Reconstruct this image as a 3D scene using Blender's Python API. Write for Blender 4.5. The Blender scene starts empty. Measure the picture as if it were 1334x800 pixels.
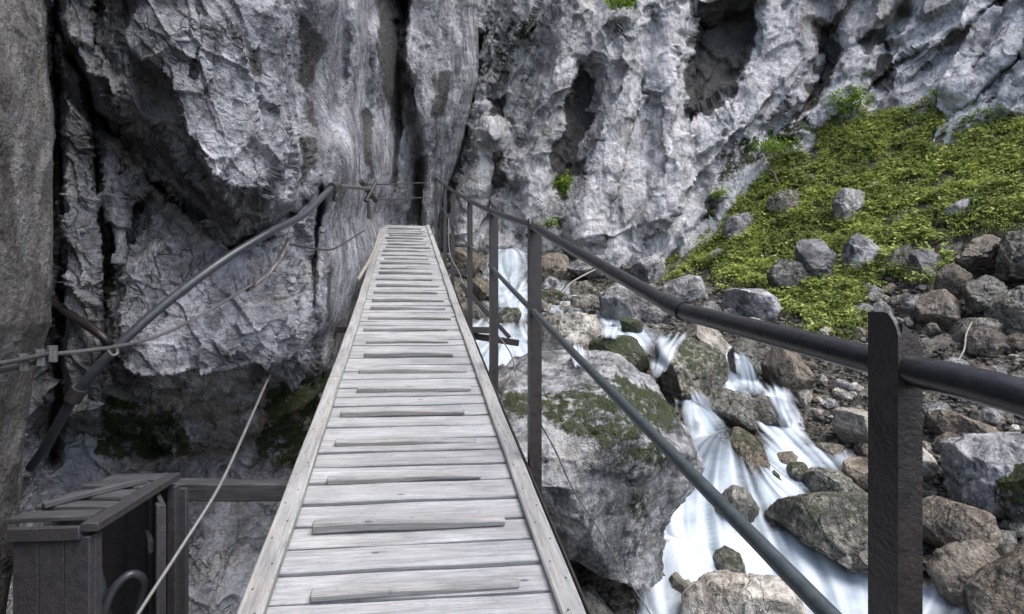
import bpy, math, random
import numpy as np
from mathutils import Vector
S = bpy.context.scene
COL = S.collection
F = 720.0                      # focal length in photo pixels (1334 wide)
CX, CY = 667.0, 400.0
rnd = random.Random(7)

# ------------------------------------------------------------------ numeric helpers
def P(px, py, Y):
    return np.array([(px-CX)/F*Y, Y, (CY-py)/F*Y])

def _h(ix, iy, iz, seed):
    h = (ix.astype(np.int64)*374761393 + iy.astype(np.int64)*668265263 + iz.astype(np.int64)*2147483647 + seed*1274126177) & 0xffffffff
    h = ((h ^ (h >> 13))*1274126177) & 0xffffffff
    h = ((h ^ (h >> 16))*2246822519) & 0xffffffff
    return (h ^ (h >> 15)) & 0xffffffff

def perlin(p, seed=0):
    i = np.floor(p).astype(np.int64); f = p-i
    u = f*f*f*(f*(f*6-15)+10)
    out = 0
    for dx in (0, 1):
        wx = u[:, 0] if dx else 1-u[:, 0]
        for dy in (0, 1):
            wy = u[:, 1] if dy else 1-u[:, 1]
            for dz in (0, 1):
                wz = u[:, 2] if dz else 1-u[:, 2]
                h = _h(i[:, 0]+dx, i[:, 1]+dy, i[:, 2]+dz, seed)
                gx = (h & 1023)/511.5-1; gy = ((h >> 10) & 1023)/511.5-1; gz = ((h >> 20) & 1023)/511.5-1
                out = out + wx*wy*wz*(gx*(f[:, 0]-dx)+gy*(f[:, 1]-dy)+gz*(f[:, 2]-dz))
    return out*1.3

def fbm(p, oct=4, seed=0, gain=.5, ridged=False):
    a = 1; s = 0; t = 0
    for o in range(oct):
        n = perlin(p*(2.03**o)+o*17.3, seed+o)
        if ridged: n = 1-2*np.abs(n)*1.6
        s = s+a*n; t += a; a *= gain
    return s/t

def worley(p, seed=0):
    """F1, F2, and a random tilted-facet value of the nearest cell"""
    i = np.floor(p).astype(np.int64); f = p-i
    f1 = np.full(len(p), 9.); f2 = np.full(len(p), 9.); fac = np.zeros(len(p)); cid = np.zeros(len(p))
    for dx in (-1, 0, 1):
        for dy in (-1, 0, 1):
            for dz in (-1, 0, 1):
                h = _h(i[:, 0]+dx, i[:, 1]+dy, i[:, 2]+dz, seed)
                v = np.stack([dx+(h & 1023)/1023., dy+((h >> 10) & 1023)/1023., dz+((h >> 20) & 1023)/1023.], 1)-f
                d = np.sqrt((v*v).sum(1))
                h2 = _h(i[:, 0]+dx, i[:, 1]+dy, i[:, 2]+dz, seed+99)
                g = np.stack([(h2 & 1023)/511.5-1, ((h2 >> 10) & 1023)/511.5-1, ((h2 >> 20) & 1023)/511.5-1], 1)
                val = -(v*g).sum(1)
                c = ((h2 >> 5) & 1023)/1023.
                near = d < f1
                f2 = np.where(near, f1, np.minimum(f2, d))
                fac = np.where(near, val, fac); cid = np.where(near, c, cid)
                f1 = np.where(near, d, f1)
    return f1, f2, fac, cid

def sstep(x, a, b):
    t = np.clip((x-a)/(b-a), 0, 1); return t*t*(3-2*t)

class RBF:
    def __init__(s, pts, vals, lin=True, smooth=0.0):
        s.c = np.array(pts, float); v = np.array(vals, float); n = len(s.c)
        s.sc = np.abs(s.c).max(); c = s.c/s.sc
        d = np.sqrt(((c[:, None]-c[None])**2).sum(2))
        K = d+0; K[np.diag_indices(n)] -= smooth
        A = np.zeros((n+3, n+3)); A[:n, :n] = K; A[:n, n] = 1; A[:n, n+1:] = c
        A[n, :n] = 1; A[n+1:, :n] = c.T
        s.w = np.linalg.solve(A, np.concatenate([v, [0, 0, 0]])); s.c = c
    def __call__(s, q):
        q = np.atleast_2d(np.array(q, float))/s.sc; out = np.empty(len(q)); n = len(s.c)
        for a in range(0, len(q), 40000):
            b = q[a:a+40000]
            d = np.sqrt((b[:, 0:1]-s.c[:, 0])**2+(b[:, 1:2]-s.c[:, 1])**2+1e-4)
            out[a:a+40000] = d@s.w[:n]+s.w[n]+b@s.w[n+1:]
        return out

def seg_dist(q, poly, closed=False):
    """distance of points q to a polyline"""
    poly = np.array(poly, float); n = len(poly); d = np.full(len(q), 1e9)
    for k in range(n if closed else n-1):
        a = poly[k]; b = poly[(k+1) % n]; ab = b-a
        t = np.clip(((q-a)@ab)/(ab@ab+1e-9), 0, 1)
        d = np.minimum(d, np.sqrt(((q-a-t[:, None]*ab)**2).sum(1)))
    return d

def poly_sd(q, poly):
    """signed distance, positive inside"""
    poly = np.array(poly, float); n = len(poly)
    d = seg_dist(q, poly, True); ins = np.zeros(len(q), bool)
    for k in range(n):
        a = poly[k]; b = poly[(k+1) % n]
        c = ((a[1] > q[:, 1]) != (b[1] > q[:, 1]))
        with np.errstate(divide='ignore', invalid='ignore'):
            xx = (b[0]-a[0])*(q[:, 1]-a[1])/(b[1]-a[1]+1e-12)+a[0]
        ins ^= c & (q[:, 0] < xx)
    return np.where(ins, d, -d)

def grid_faces(nu, nv):
    i = np.arange(nu*nv).reshape(nv, nu)
    return np.stack([i[:-1, :-1].ravel(), i[:-1, 1:].ravel(), i[1:, 1:].ravel(), i[1:, :-1].ravel()], 1)

def grid_normals(p, nu, nv):
    g = p.reshape(nv, nu, 3)
    du = np.gradient(g, axis=1); dv = np.gradient(g, axis=0)
    n = np.cross(du, dv); n /= np.linalg.norm(n, axis=2, keepdims=True)+1e-12
    return n.reshape(-1, 3)

def mesh_obj(name, v, f, mat, parent=None, attrs=None, smooth=True, vattrs=None, sharp=None):
    v = np.asarray(v, np.float32); f = np.asarray(f, np.int32)
    me = bpy.data.meshes.new(name)
    k = f.shape[1]
    me.vertices.add(len(v)); me.vertices.foreach_set('co', v.ravel())
    me.loops.add(f.size); me.loops.foreach_set('vertex_index', f.ravel())
    me.polygons.add(len(f)); me.polygons.foreach_set('loop_start', np.arange(0, f.size, k, dtype=np.int32))
    try: me.polygons.foreach_set('loop_total', np.full(len(f), k, np.int32))
    except Exception: pass
    me.update(calc_edges=True)
    me.polygons.foreach_set('use_smooth', np.full(len(f), smooth, bool))
    for n_, a in (attrs or {}).items():
        me.attributes.new(n_, 'FLOAT', 'POINT').data.foreach_set('value', np.asarray(a, np.float32))
    for n_, a in (vattrs or {}).items():
        me.attributes.new(n_, 'FLOAT_VECTOR', 'POINT').data.foreach_set('vector', np.asarray(a, np.float32).ravel())
    if sharp: me.set_sharp_from_angle(angle=math.radians(sharp))
    me.materials.append(mat)
    o = bpy.data.objects.new(name, me); COL.objects.link(o)
    if parent is not None: o.parent = parent
    return o

def tag(o, label=None, cat=None, group=None, kind=None):
    if label: o['label'] = label
    if cat: o['category'] = cat
    if group: o['group'] = group
    if kind: o['kind'] = kind
    return o

def empty(name, loc, label, cat, group=None):
    o = bpy.data.objects.new(name, None); COL.objects.link(o); o.location = loc; o.empty_display_size = .2
    return tag(o, label, cat, group)

def rel(parent, v):
    return np.asarray(v, float)-np.array(parent.location)

# ------------------------------------------------------------------ node helpers
class NT:
    def __init__(s, name):
        s.m = bpy.data.materials.new(name); s.m.use_nodes = True
        s.t = s.m.node_tree; s.t.nodes.clear()
        s.out = s.t.nodes.new('ShaderNodeOutputMaterial')
        s.b = s.t.nodes.new('ShaderNodeBsdfPrincipled'); s.t.links.new(s.b.outputs[0], s.out.inputs[0])
    def n(s, ty, **kw):
        o = s.t.nodes.new(ty)
        for k, v in kw.items():
            if k.startswith('_'): setattr(o, k[1:], v)
            else:
                key = k.replace('__', ' ')
                s.set(o.inputs[key], v)
        return o
    def set(s, inp, v):
        if isinstance(v, bpy.types.NodeSocket): s.t.links.new(v, inp)
        elif isinstance(v, bpy.types.Node): s.t.links.new(v.outputs[0], inp)
        else: inp.default_value = v
    def math(s, op, a, b=0.0, clamp=False):
        o = s.t.nodes.new('ShaderNodeMath'); o.operation = op; o.use_clamp = clamp
        s.set(o.inputs[0], a); s.set(o.inputs[1], b); return o.outputs[0]
    def ramp(s, fac, stops):
        o = s.t.nodes.new('ShaderNodeValToRGB'); e = o.color_ramp.elements
        while len(e) > 1: e.remove(e[-1])
        e[0].position, e[0].color = stops[0][0], (*stops[0][1], 1) if hasattr(stops[0][1], '__len__') else (stops[0][1],)*3+(1,)
        for p, c in stops[1:]:
            k = e.new(p); k.color = (*c, 1) if hasattr(c, '__len__') else (c, c, c, 1)
        s.set(o.inputs[0], fac); return o.outputs[0]
    def mix(s, fac, a, b, mode='MIX'):
        o = s.t.nodes.new('ShaderNodeMix'); o.data_type = 'RGBA'; o.blend_type = mode
        s.set(o.inputs[0], fac)
        for k, v in ((6, a), (7, b)):
            if isinstance(v, tuple) and len(v) == 3: v = (*v, 1)
            s.set(o.inputs[k], v)
        return o.outputs[2]
    def attr(s, name, vec=False):
        o = s.t.nodes.new('ShaderNodeAttribute'); o.attribute_name = name
        return o.outputs['Vector'] if vec else o.outputs['Fac']
    def noise(s, co, scale, detail=6, rough=.6, dist=0.0):
        o = s.n('ShaderNodeTexNoise', Vector=co, Scale=scale, Detail=detail, Roughness=rough, Distortion=dist); return o.outputs['Fac']
    def pos(s, sc=(1, 1, 1), rot=(0, 0, 0)):
        g = s.t.nodes.new('ShaderNodeNewGeometry'); m = s.t.nodes.new('ShaderNodeMapping')
        m.inputs['Scale'].default_value = sc; m.inputs['Rotation'].default_value = rot
        s.t.links.new(g.outputs['Position'], m.inputs['Vector']); return m.outputs[0]
    def bump(s, h, strength=.5, dist=.02, prev=None):
        o = s.t.nodes.new('ShaderNodeBump'); o.inputs['Strength'].default_value = strength; o.inputs['Distance'].default_value = dist
        s.set(o.inputs['Height'], h)
        if prev is not None: s.t.links.new(prev, o.inputs['Normal'])
        return o.outputs[0]

def rock_mat(name, dark, mid, light, scale=1.0, rough=.85, wet=0.0, crack=1.0, stain=(.018, .017, .016), bumpd=.03, moss_col=(.022, .031, .009), rust=.0, rot=.3, var=.0, ysc=1.):
    t = NT(name); s = scale
    p = t.pos((1, ysc**.7, 1)); ps = t.pos((1, ysc, .45), (0, rot, 0))
    n1 = t.noise(p, .9*s, 5, .62, .6); n2 = t.noise(ps, 4.5*s, 6, .66, .0); n3 = t.noise(p, 22*s, 4, .72)
    v = t.n('ShaderNodeTexVoronoi', _feature='DISTANCE_TO_EDGE', Vector=t.mix(.12, ps, t.n('ShaderNodeTexNoise', Vector=p, Scale=6*s, Detail=2).outputs['Color']), Scale=4.5*s).outputs['Distance']
    v2 = t.n('ShaderNodeTexVoronoi', _feature='F1', _distance='EUCLIDEAN', Vector=t.mix(.06, ps, t.n('ShaderNodeTexNoise', Vector=p, Scale=14*s, Detail=2).outputs['Color']), Scale=13*s)
    base = t.ramp(t.math('ADD', t.math('MULTIPLY', n1, .55), t.math('MULTIPLY', n2, .45)), [(.34, dark), (.47, mid), (.60, light)])
    # speckle and pale crusts
    base = t.mix(t.ramp(n3, [(.52, 0), (.70, .38)]), base, tuple(min(1, c*1.3) for c in light))
    blot = t.noise(p, 2.3*s, 5, .66, .8)
    base = t.mix(t.ramp(blot, [(.36, .75), (.50, 0)]), base, tuple(c*.62 for c in dark))
    base = t.mix(t.ramp(t.noise(ps, 3.4*s, 5, .72, .15), [(.55, 0), (.63, .6)]), base, tuple(min(1, c*1.25) for c in light))
    base = t.mix(t.ramp(n3, [(.30, .6), (.44, 0)]), base, tuple(c*.55 for c in dark))
    base = t.mix(t.math('MULTIPLY', t.ramp(blot, [(.56, 0), (.66, 1)]), .30), base, (light[0]*.95, light[1]*.80, light[2]*.58))
    if rust: base = t.mix(t.math('MULTIPLY', t.ramp(t.noise(p, 1.7*s, 6, .65, 1.), [(.48, 0), (.64, 1)]), rust), base, (.20, .115, .05))
    ck = t.ramp(v, [(0, 1), (.035, 0)])
    ckm = t.math('MULTIPLY', ck, t.ramp(t.noise(p, 1.3*s, 3), [(.46, 0), (.60, 1)]))
    base = t.mix(t.math('MULTIPLY', ckm, .55*crack), base, tuple(c*.35 for c in dark))
    st = t.attr('stain')
    stn = t.ramp(t.math('ADD', st, t.math('MULTIPLY', t.math('SUBTRACT', n2, .5), 1.2)), [(.38, 0), (.62, 1)])
    base = t.mix(t.math('MULTIPLY', stn, .93), base, t.mix(n2, stain, tuple(c*2 for c in stain)))
    tan = t.ramp(t.math('ADD', t.attr('tan'), t.math('MULTIPLY', t.math('SUBTRACT', n2, .5), .9)), [(.35, 0), (.65, 1)])
    base = t.mix(t.math('MULTIPLY', tan, .8), base, t.mix(n3, (.11, .085, .05), (.27, .22, .15)))
    if var:
        ob = t.t.nodes.new('ShaderNodeObjectInfo').outputs['Random']
        w2 = t.n('ShaderNodeTexWhiteNoise', _noise_dimensions='1D', W=t.math('MULTIPLY', ob, 77.)).outputs['Value']
        base = t.mix(var, base, t.mix(ob, (.50, .50, .50), (1.25, 1.25, 1.25)), 'MULTIPLY')
        base = t.mix(t.math('MULTIPLY', w2, .22*var), base, t.mix(1., base, (1.12, .95, .72), 'MULTIPLY'))
    ms = t.attr('moss')
    mn = t.ramp(t.math('ADD', ms, t.math('MULTIPLY', t.math('SUBTRACT', t.noise(p, 7*s, 5, .7), .5), 1.5)), [(.34, 0), (.50, 1)])
    mc = t.mix(t.noise(p, 30, 3), tuple(c*.45 for c in moss_col), tuple(c*1.9 for c in moss_col))
    base = t.mix(mn, base, mc)
    t.set(t.b.inputs['Base Color'], base)
    r = t.math('MULTIPLY', n2, .25); r = t.math('ADD', r, rough-.13, True)
    r = t.mix(mn, r, (.95, .95, .95)) if wet else r
    t.set(t.b.inputs['Roughness'], r)
    t.b.inputs['Specular IOR Level'].default_value = .3+.3*wet
    h = t.math('ADD', t.math('MULTIPLY', n2, 1.0), t.math('MULTIPLY', n3, .5))
    h = t.math('ADD', h, t.math('MULTIPLY', v2.outputs['Distance'], .55))
    h = t.math('SUBTRACT', h, t.math('MULTIPLY', ckm, .5*crack))
    h = t.math('ADD', h, t.math('MULTIPLY', t.noise(p, 70*s, 4, .7), .22))
    h = t.math('ADD', h, t.math('MULTIPLY', mn, .35))
    t.set(t.b.inputs['Normal'], t.bump(h, .9, bumpd))
    return t.m

def metal_mat(name, col, rough=.35, metallic=.0, rust=0.0, bump=.3, coat=0.0):
    t = NT(name); p = t.pos()
    n = t.noise(p, 35, 6, .65); n2 = t.noise(p, 6, 5, .6, 1.)
    c = t.mix(t.ramp(n, [(.35, 0), (.7, .5)]), col, tuple(x*1.9+.01 for x in col))
    if rust: c = t.mix(t.math('MULTIPLY', t.ramp(t.math('ADD', t.math('MULTIPLY', n, .5), t.math('MULTIPLY', n2, .5)), [(.44, 0), (.56, 1)]), rust), c, (.075, .038, .026))
    t.set(t.b.inputs['Base Color'], c); t.b.inputs['Metallic'].default_value = metallic
    t.set(t.b.inputs['Roughness'], t.math('ADD', t.math('MULTIPLY', n, .35), rough-.12, True))
    t.set(t.b.inputs['Normal'], t.bump(t.math('ADD', n, t.noise(p, 140, 3, .6)), bump, .0025))
    t.b.inputs['Coat Weight'].default_value = coat
    return t.m

def wood_mat(name, dark, light, warm=.25, wear=1.0):
    t = NT(name)
    a = t.attr('pco', True)            # (along grain, across, random per board)
    def mp(sc):
        m = t.t.nodes.new('ShaderNodeMapping'); m.inputs['Scale'].default_value = sc; t.t.links.new(a, m.inputs['Vector']); return m.outputs[0]
    g1 = t.noise(mp((1.3, 26, 9)), 2.2, 8, .7, .8); g2 = t.noise(mp((3, 120, 9)), 3., 5, .7); blot = t.noise(mp((1, 3, 13)), 2.2, 7, .65, .5)
    sep = t.t.nodes.new('ShaderNodeSeparateXYZ'); t.t.links.new(a, sep.inputs[0])
    f = t.math('ADD', t.math('MULTIPLY', g1, .5), t.math('MULTIPLY', blot, .5))
    c = t.ramp(f, [(.34, dark), (.47, tuple(.5*(x+y) for x, y in zip(dark, light))), (.60, light)])
    c = t.mix(t.ramp(g2, [(.35, .55), (.5, 0)]), c, tuple(x*.5 for x in dark))
    rr = t.n('ShaderNodeTexWhiteNoise', _noise_dimensions='1D', W=sep.outputs[2]).outputs['Value']
    c = t.mix(t.math('MULTIPLY', rr, .30), c, tuple(x*.8 for x in dark))
    warmm = t.ramp(t.noise(mp((2, 5, 7)), 1.4, 5, .6, .4), [(.52, 0), (.68, 1)])
    c = t.mix(t.math('MULTIPLY', warmm, warm), c, (light[0]*.85, light[1]*.66, light[2]*.42))
    k = t.n('ShaderNodeTexVoronoi', _feature='F1', Vector=mp((3.2, 9, 5)), Scale=1.0).outputs['Distance']
    kn = t.ramp(k, [(.035, .75), (.075, 0)])
    c = t.mix(kn, c, (dark[0]*.35, dark[1]*.3, dark[2]*.25))
    dirt = t.ramp(t.noise(t.pos(), 30, 6, .75), [(.30, .5), (.42, 0)])
    c = t.mix(dirt, c, tuple(x*.55 for x in dark))
    t.set(t.b.inputs['Base Color'], c); t.b.inputs['Roughness'].default_value = .82; t.b.inputs['Specular IOR Level'].default_value = .25
    h = t.math('ADD', t.math('MULTIPLY', g1, 1.), t.math('MULTIPLY', g2, .7))
    t.set(t.b.inputs['Normal'], t.bump(h, .7*wear, .006))
    return t.m

M = {}
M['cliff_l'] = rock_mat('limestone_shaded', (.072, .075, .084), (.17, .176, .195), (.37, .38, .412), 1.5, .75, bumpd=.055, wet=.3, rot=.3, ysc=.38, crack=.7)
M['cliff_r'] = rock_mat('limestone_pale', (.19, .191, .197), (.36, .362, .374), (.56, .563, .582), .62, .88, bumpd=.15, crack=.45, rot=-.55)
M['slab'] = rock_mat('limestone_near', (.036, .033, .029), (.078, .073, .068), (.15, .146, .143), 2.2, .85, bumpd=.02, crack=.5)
M['rock'] = rock_mat('boulder_grey', (.045, .046, .049), (.13, .131, .138), (.34, .342, .356), 1.6, .7, bumpd=.03, var=.8)
M['great'] = rock_mat('boulder_great', (.035, .036, .038), (.115, .117, .122), (.33, .333, .34), 1.5, .6, bumpd=.04, moss_col=(.020, .027, .008), crack=.8)
M['wet'] = rock_mat('boulder_wet', (.026, .025, .021), (.075, .07, .058), (.24, .23, .20), 1.7, .36, wet=1, bumpd=.035, rust=.05, var=.8, moss_col=(.020, .030, .008))
M['pale'] = rock_mat('boulder_pale', (.095, .088, .074), (.23, .215, .19), (.42, .405, .37), 1.5, .5, wet=.5, bumpd=.03, rust=.15, var=.8)
M['brown'] = rock_mat('boulder_brown', (.035, .029, .023), (.095, .080, .062), (.24, .21, .175), 1.8, .5, wet=.6, bumpd=.035, rust=.18, var=.8)
M['soil'] = rock_mat('bank_rubble', (.022, .020, .017), (.072, .066, .056), (.20, .188, .166), 2.6, .8, bumpd=.06, rust=.15, moss_col=(.04, .055, .014))
M['wood'] = wood_mat('weathered_plank', (.155, .157, .162), (.40, .403, .41), .06)
M['wood_edge'] = wood_mat('weathered_edge_board', (.15, .149, .147), (.39, .388, .384), .2)
M['wood_cleat'] = wood_mat('weathered_cleat', (.15, .15, .15), (.39, .388, .385), .15, 1.3)
M['wood_dark'] = wood_mat('dark_wet_timber', (.018, .0185, .021), (.085, .086, .094), .1)
M['post'] = metal_mat('painted_post', (.010, .0088, .0095), .38, 0, .12, .5)
M['rail'] = metal_mat('black_rail', (.008, .009, .011), .26, 0, .05, .2)
M['mid'] = metal_mat('grey_rail', (.040, .052, .055), .38, .3, .1, .35)
M['cable'] = metal_mat('steel_cable', (.085, .085, .088), .45, .5, .3, .5)
M['wire'] = metal_mat('thin_wire', (.12, .12, .12), .5, .3, .15, .3)
M['darkwire'] = metal_mat('dark_cable', (.03, .03, .032), .5, .3, .2, .4)
M['pipe'] = metal_mat('grey_pipe', (.030, .034, .040), .34, .15, .0, .2)
M['boxmetal'] = metal_mat('dark_box_panel', (.020, .020, .024), .6, .05, .12, .8)
M['twig'] = metal_mat('dead_branch', (.20, .185, .165), .8, 0, .3, .8)
M['bark'] = metal_mat('shrub_bark', (.05, .04, .03), .85, 0, .0, .8)

def leaf_mat(name, a, b):
    t = NT(name); rv = t.attr('rv')
    c = t.ramp(rv, [(0, a), (.55, tuple(.5*(x+y) for x, y in zip(a, b))), (1, b)])
    t.set(t.b.inputs['Base Color'], c); t.b.inputs['Roughness'].default_value = .55
    tr = t.n('ShaderNodeBsdfTranslucent', Color=c); mx = t.n('ShaderNodeMixShader', Fac=.42)
    t.t.links.new(t.b.outputs[0], mx.inputs[1]); t.t.links.new(tr.outputs[0], mx.inputs[2]); t.t.links.new(mx.outputs[0], t.out.inputs[0])
    return t.m
M['leaf'] = leaf_mat('ground_leaves', (.05, .08, .028), (.46, .54, .15))
M['shrubleaf'] = leaf_mat('shrub_leaves', (.06, .11, .014), (.22, .33, .04))

def water_mat():
    t = NT('silky_white_water')
    st = t.attr('streak'); al = t.attr('alpha')
    c = t.ramp(st, [(.05, (.13, .17, .20)), (.50, (.36, .41, .46)), (1, (.62, .645, .665))])
    t.set(t.b.inputs['Base Color'], c); t.b.inputs['Roughness'].default_value = .45; t.b.inputs['Specular IOR Level'].default_value = .25
    t.b.inputs['Subsurface Weight'].default_value = .0
    n = t.noise(t.pos(), 7, 4, .6)
    a = t.math('ADD', al, t.math('MULTIPLY', t.math('SUBTRACT', st, .5), .6))
    a = t.math('ADD', a, t.math('MULTIPLY', t.math('SUBTRACT', n, .5), .25))
    a = t.ramp(a, [(.14, 0), (.55, .62), (1.0, .96)])
    tr = t.n('ShaderNodeBsdfTransparent'); mx = t.n('ShaderNodeMixShader', Fac=a)
    t.t.links.new(tr.outputs[0], mx.inputs[1]); t.t.links.new(t.b.outputs[0], mx.inputs[2]); t.t.links.new(mx.outputs[0], t.out.inputs[0])
    return t.m
M['water'] = water_mat()

# ------------------------------------------------------------------ rock relief shared by cliffs
def relief(p, nrm, amps, seed, stretch=(1, 1, .5), tilt=0.25):
    """chipped, jointed limestone: facets at several scales, joints and fine noise, added along the normal"""
    ca, sa = math.cos(tilt), math.sin(tilt)
    q = np.stack([p[:, 0]*ca+p[:, 2]*sa, p[:, 1], -p[:, 0]*sa+p[:, 2]*ca], 1)*np.array(stretch)
    w = np.stack([fbm(p*1.1+9, 3, seed+1), fbm(p*1.1+31, 3, seed+2), fbm(p*1.1+57, 3, seed+3)], 1)
    d = np.zeros(len(p))
    for sc, amp in amps:
        qq = (q+w*.16*sc**.7)/sc
        f1, f2, fac, cid = worley(qq, seed+int(sc*100))
        d += amp*(fac*.95+(cid-.5)*.6)-amp*.35*(1-sstep(f2-f1, 0, .07))
    d += amps[0][1]*.45*fbm(p/amps[0][0]*1.3, 4, seed+40, .5)
    ray = p/np.linalg.norm(p, axis=1, keepdims=True); cs = np.abs((nrm*ray).sum(1)); d = d*(.25+.75*sstep(cs, .06, .28))
    return p+nrm*d[:, None], d

# ------------------------------------------------------------------ left cliff
def axis(segs):
    out = []
    for a, b, st in segs: out.append(np.arange(a, b, st))
    return np.concatenate(out+[np.array([segs[-1][1]], float)])

def feature_points(px, py, seed, amp=9):
    q = np.stack([px, py], 1)
    w = np.stack([px/60, py/60, np.zeros_like(px)+seed], 1)
    return q+np.stack([fbm(w, 4, seed, .6), fbm(w+50, 4, seed+7, .6)], 1)*amp*2

def build_left():
    u = axis([(-900, -60, 14), (-60, 640, 1.7), (640, 700, 10)]); v = axis([(-900, -60, 14), (-60, 830, 1.9), (830, 1500, 14)])
    U, V = np.meshgrid(u, v); px = U.ravel(); py = V.ravel()
    c = [(-900, 0, .9), (-900, 800, .9), (-400, 0, 1.5), (-400, 800, 1.5), (-100, 0, 2.6), (-100, 800, 2.5),
         (80, -900, 4.6), (300, -900, 5), (480, -900, 8.5), (600, -900, 13),
         (80, 0, 3.6), (80, 200, 3.5), (80, 400, 3.5), (80, 600, 3.6), (80, 800, 3.5), (80, 1400, 3.6),
         (200, 0, 3.5), (200, 250, 3.6), (200, 400, 3.5), (200, 480, 3.4), (200, 560, 3.8), (200, 640, 4.0), (200, 800, 3.9), (300, 1400, 4),
         (300, 0, 3.7), (300, 200, 3.7), (300, 350, 3.8), (300, 450, 3.6), (300, 530, 4.0), (300, 580, 4.5), (300, 700, 4.3), (300, 800, 4.2),
         (390, 0, 4.1), (390, 200, 4.1), (390, 280, 4.2), (390, 400, 4.15), (390, 470, 4.3), (390, 560, 5.0), (390, 700, 5),
         (432, 0, 4.9), (432, 240, 4.8), (432, 400, 4.85), (432, 500, 5.6), (450, 0, 5.9), (450, 200, 5.8), (450, 350, 5.8),
         (468, 0, 7.5), (468, 200, 7.5), (468, 320, 7.8), (468, 450, 8), (490, 0, 10.5), (490, 150, 11), (490, 280, 12.1), (490, 400, 12), (505, 300, 14), (530, 300, 14.6),
         (520, 0, 12.2), (520, 200, 12.8), (520, 290, 14.4), (560, 0, 13), (560, 150, 13.5), (552, 280, 15), (600, 0, 14.5), (600, 150, 15), (600, 400, 17), (700, 0, 17), (700, 400, 18)]
    R = RBF([(a, b) for a, b, _ in c], [math.log(z) for _, _, z in c])
    Y = np.exp(R(np.stack([px, py], 1)))
    q = feature_points(px, py, 3, 7); qs = np.stack([px, py], 1)+16*np.stack([fbm(np.stack([px/22, py/45, px*0], 1), 4, 60), fbm(np.stack([px/22, py/22, px*0+5], 1), 4, 61)], 1); qf = feature_points(px, py, 4, 3)
    stain = np.zeros(len(px)); moss = np.zeros(len(px)); tan = np.zeros(len(px))
    # great overhanging block; its dark underside runs diagonally
    sd = poly_sd(q, [(118, -900), (122, 20), (128, 118), (150, 165), (208, 205), (255, 262), (300, 318), (360, 300), (392, 268), (402, 180), (395, 60), (420, -900)])
    Y *= 1-.135*sstep(sd, -6, 34)
    sd2 = poly_sd(q, [(150, -900), (160, 60), (215, 130), (250, 205), (290, 262), (345, 262), (382, 200), (372, 60), (395, -900)])
    Y *= 1-.07*sstep(sd2, -5, 14)
    # stepped wedge left of the block
    sd = poly_sd(q, [(82, 60), (118, 110), (128, 150), (165, 160), (160, 120), (128, 60), (120, -60), (80, -60)])
    Y *= 1-.08*sstep(sd, -3, 10)
    # three upright pillars under the wedge
    for pl, a in (([(80, 120), (122, 160), (132, 300), (136, 420), (130, 560), (84, 560)], .07), ([(126, 175), (160, 175), (168, 270), (160, 380), (150, 330), (136, 260)], .06),
                  ([(160, 200), (188, 215), (192, 250), (168, 270)], .05)):
        Y *= 1-a*sstep(poly_sd(qf, pl), -2, 7)
    # lower bulge with an undercut base
    sd = poly_sd(q, [(140, 330), (240, 270), (330, 330), (400, 330), (420, 430), (400, 480), (330, 505), (240, 535), (190, 530), (150, 500)])
    Y *= 1-.085*sstep(sd, -8, 36)
    # pale smooth column and the ones behind it
    sd = poly_sd(qf, [(412, 290), (420, 235), (445, 100), (460, -100), (490, -100), (470, 180), (462, 260), (452, 330), (436, 420), (405, 470), (404, 380)])
    Y *= 1-.09*sstep(sd, -3, 14)
    for pl, a in (([(478, 40), (500, 0), (512, 120), (500, 240), (486, 300), (474, 270)], .06), ([(528, -60), (575, -60), (606, 60), (570, 200), (548, 290), (540, 180), (522, 80)], .07)):
        Y *= 1-a*sstep(poly_sd(qf, pl), -3, 12)
    # joints
    for pl, a, w in (([(76, -900), (70, 60), (76, 200), (78, 420), (70, 600)], .12, 6), ([(122, 165), (126, 260), (134, 330), (138, 420)], .07, 3), ([(70, 20), (110, 105), (122, 160)], .05, 5),
                     ([(128, 150), (190, 225), (260, 300), (305, 330)], .055, 6), ([(300, 322), (385, 278), (395, 262)], .06, 7), 
                     ([(420, 245), (413, 300), (407, 400)], .05, 3), ([(240, 270), (290, 315)], .05, 4), ([(515, 30), (520, 150), (512, 240)], .04, 5),
                     ([(255, 0), (262, 60), (250, 100)], .02, 2), ([(190, 560), (260, 545), (350, 520), (410, 490)], .04, 12), ([(60, 560), (150, 570), (200, 585)], .06, 18)):
        Y *= 1+a*np.exp(-(seg_dist(qf, pl)/w)**2)
    # dark water stains hanging down the pale wall
    for pl in ([(393, 20), (425, 50), (412, 90), (400, 120), (392, 100)], [(398, 125), (408, 135), (410, 165), (398, 160)], [(390, 175), (408, 180), (408, 235), (392, 240)],
               [(490, -300), (526, -300), (530, 60), (524, 150), (510, 170), (500, 90), (492, 40)], [(512, 150), (524, 160), (520, 250), (512, 240)],
               [(568, 95), (590, 95), (585, 150), (560, 150)], [(312, 25), (320, 28), (318, 62), (310, 50)], [(330, 65), (340, 60), (340, 95), (330, 90)],
               [(540, 215), (556, 200), (552, 295), (530, 290)], [(426, 350), (434, 345), (432, 420), (424, 420)], [(470, 150), (484, 150), (486, 230), (474, 220)]):
        stain = np.maximum(stain, sstep(poly_sd(qs, pl), -13, 12))
    for pl in ([(78, 45), (110, 50), (108, 80), (80, 78)], [(133, 310), (155, 305), (150, 400), (138, 480), (130, 420)], [(340, 500), (460, 470), (420, 620), (330, 600)], [(140, 500), (240, 545), (260, 600), (120, 600)]):
        moss = np.maximum(moss, .55*sstep(poly_sd(q, pl), -12, 12))
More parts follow.
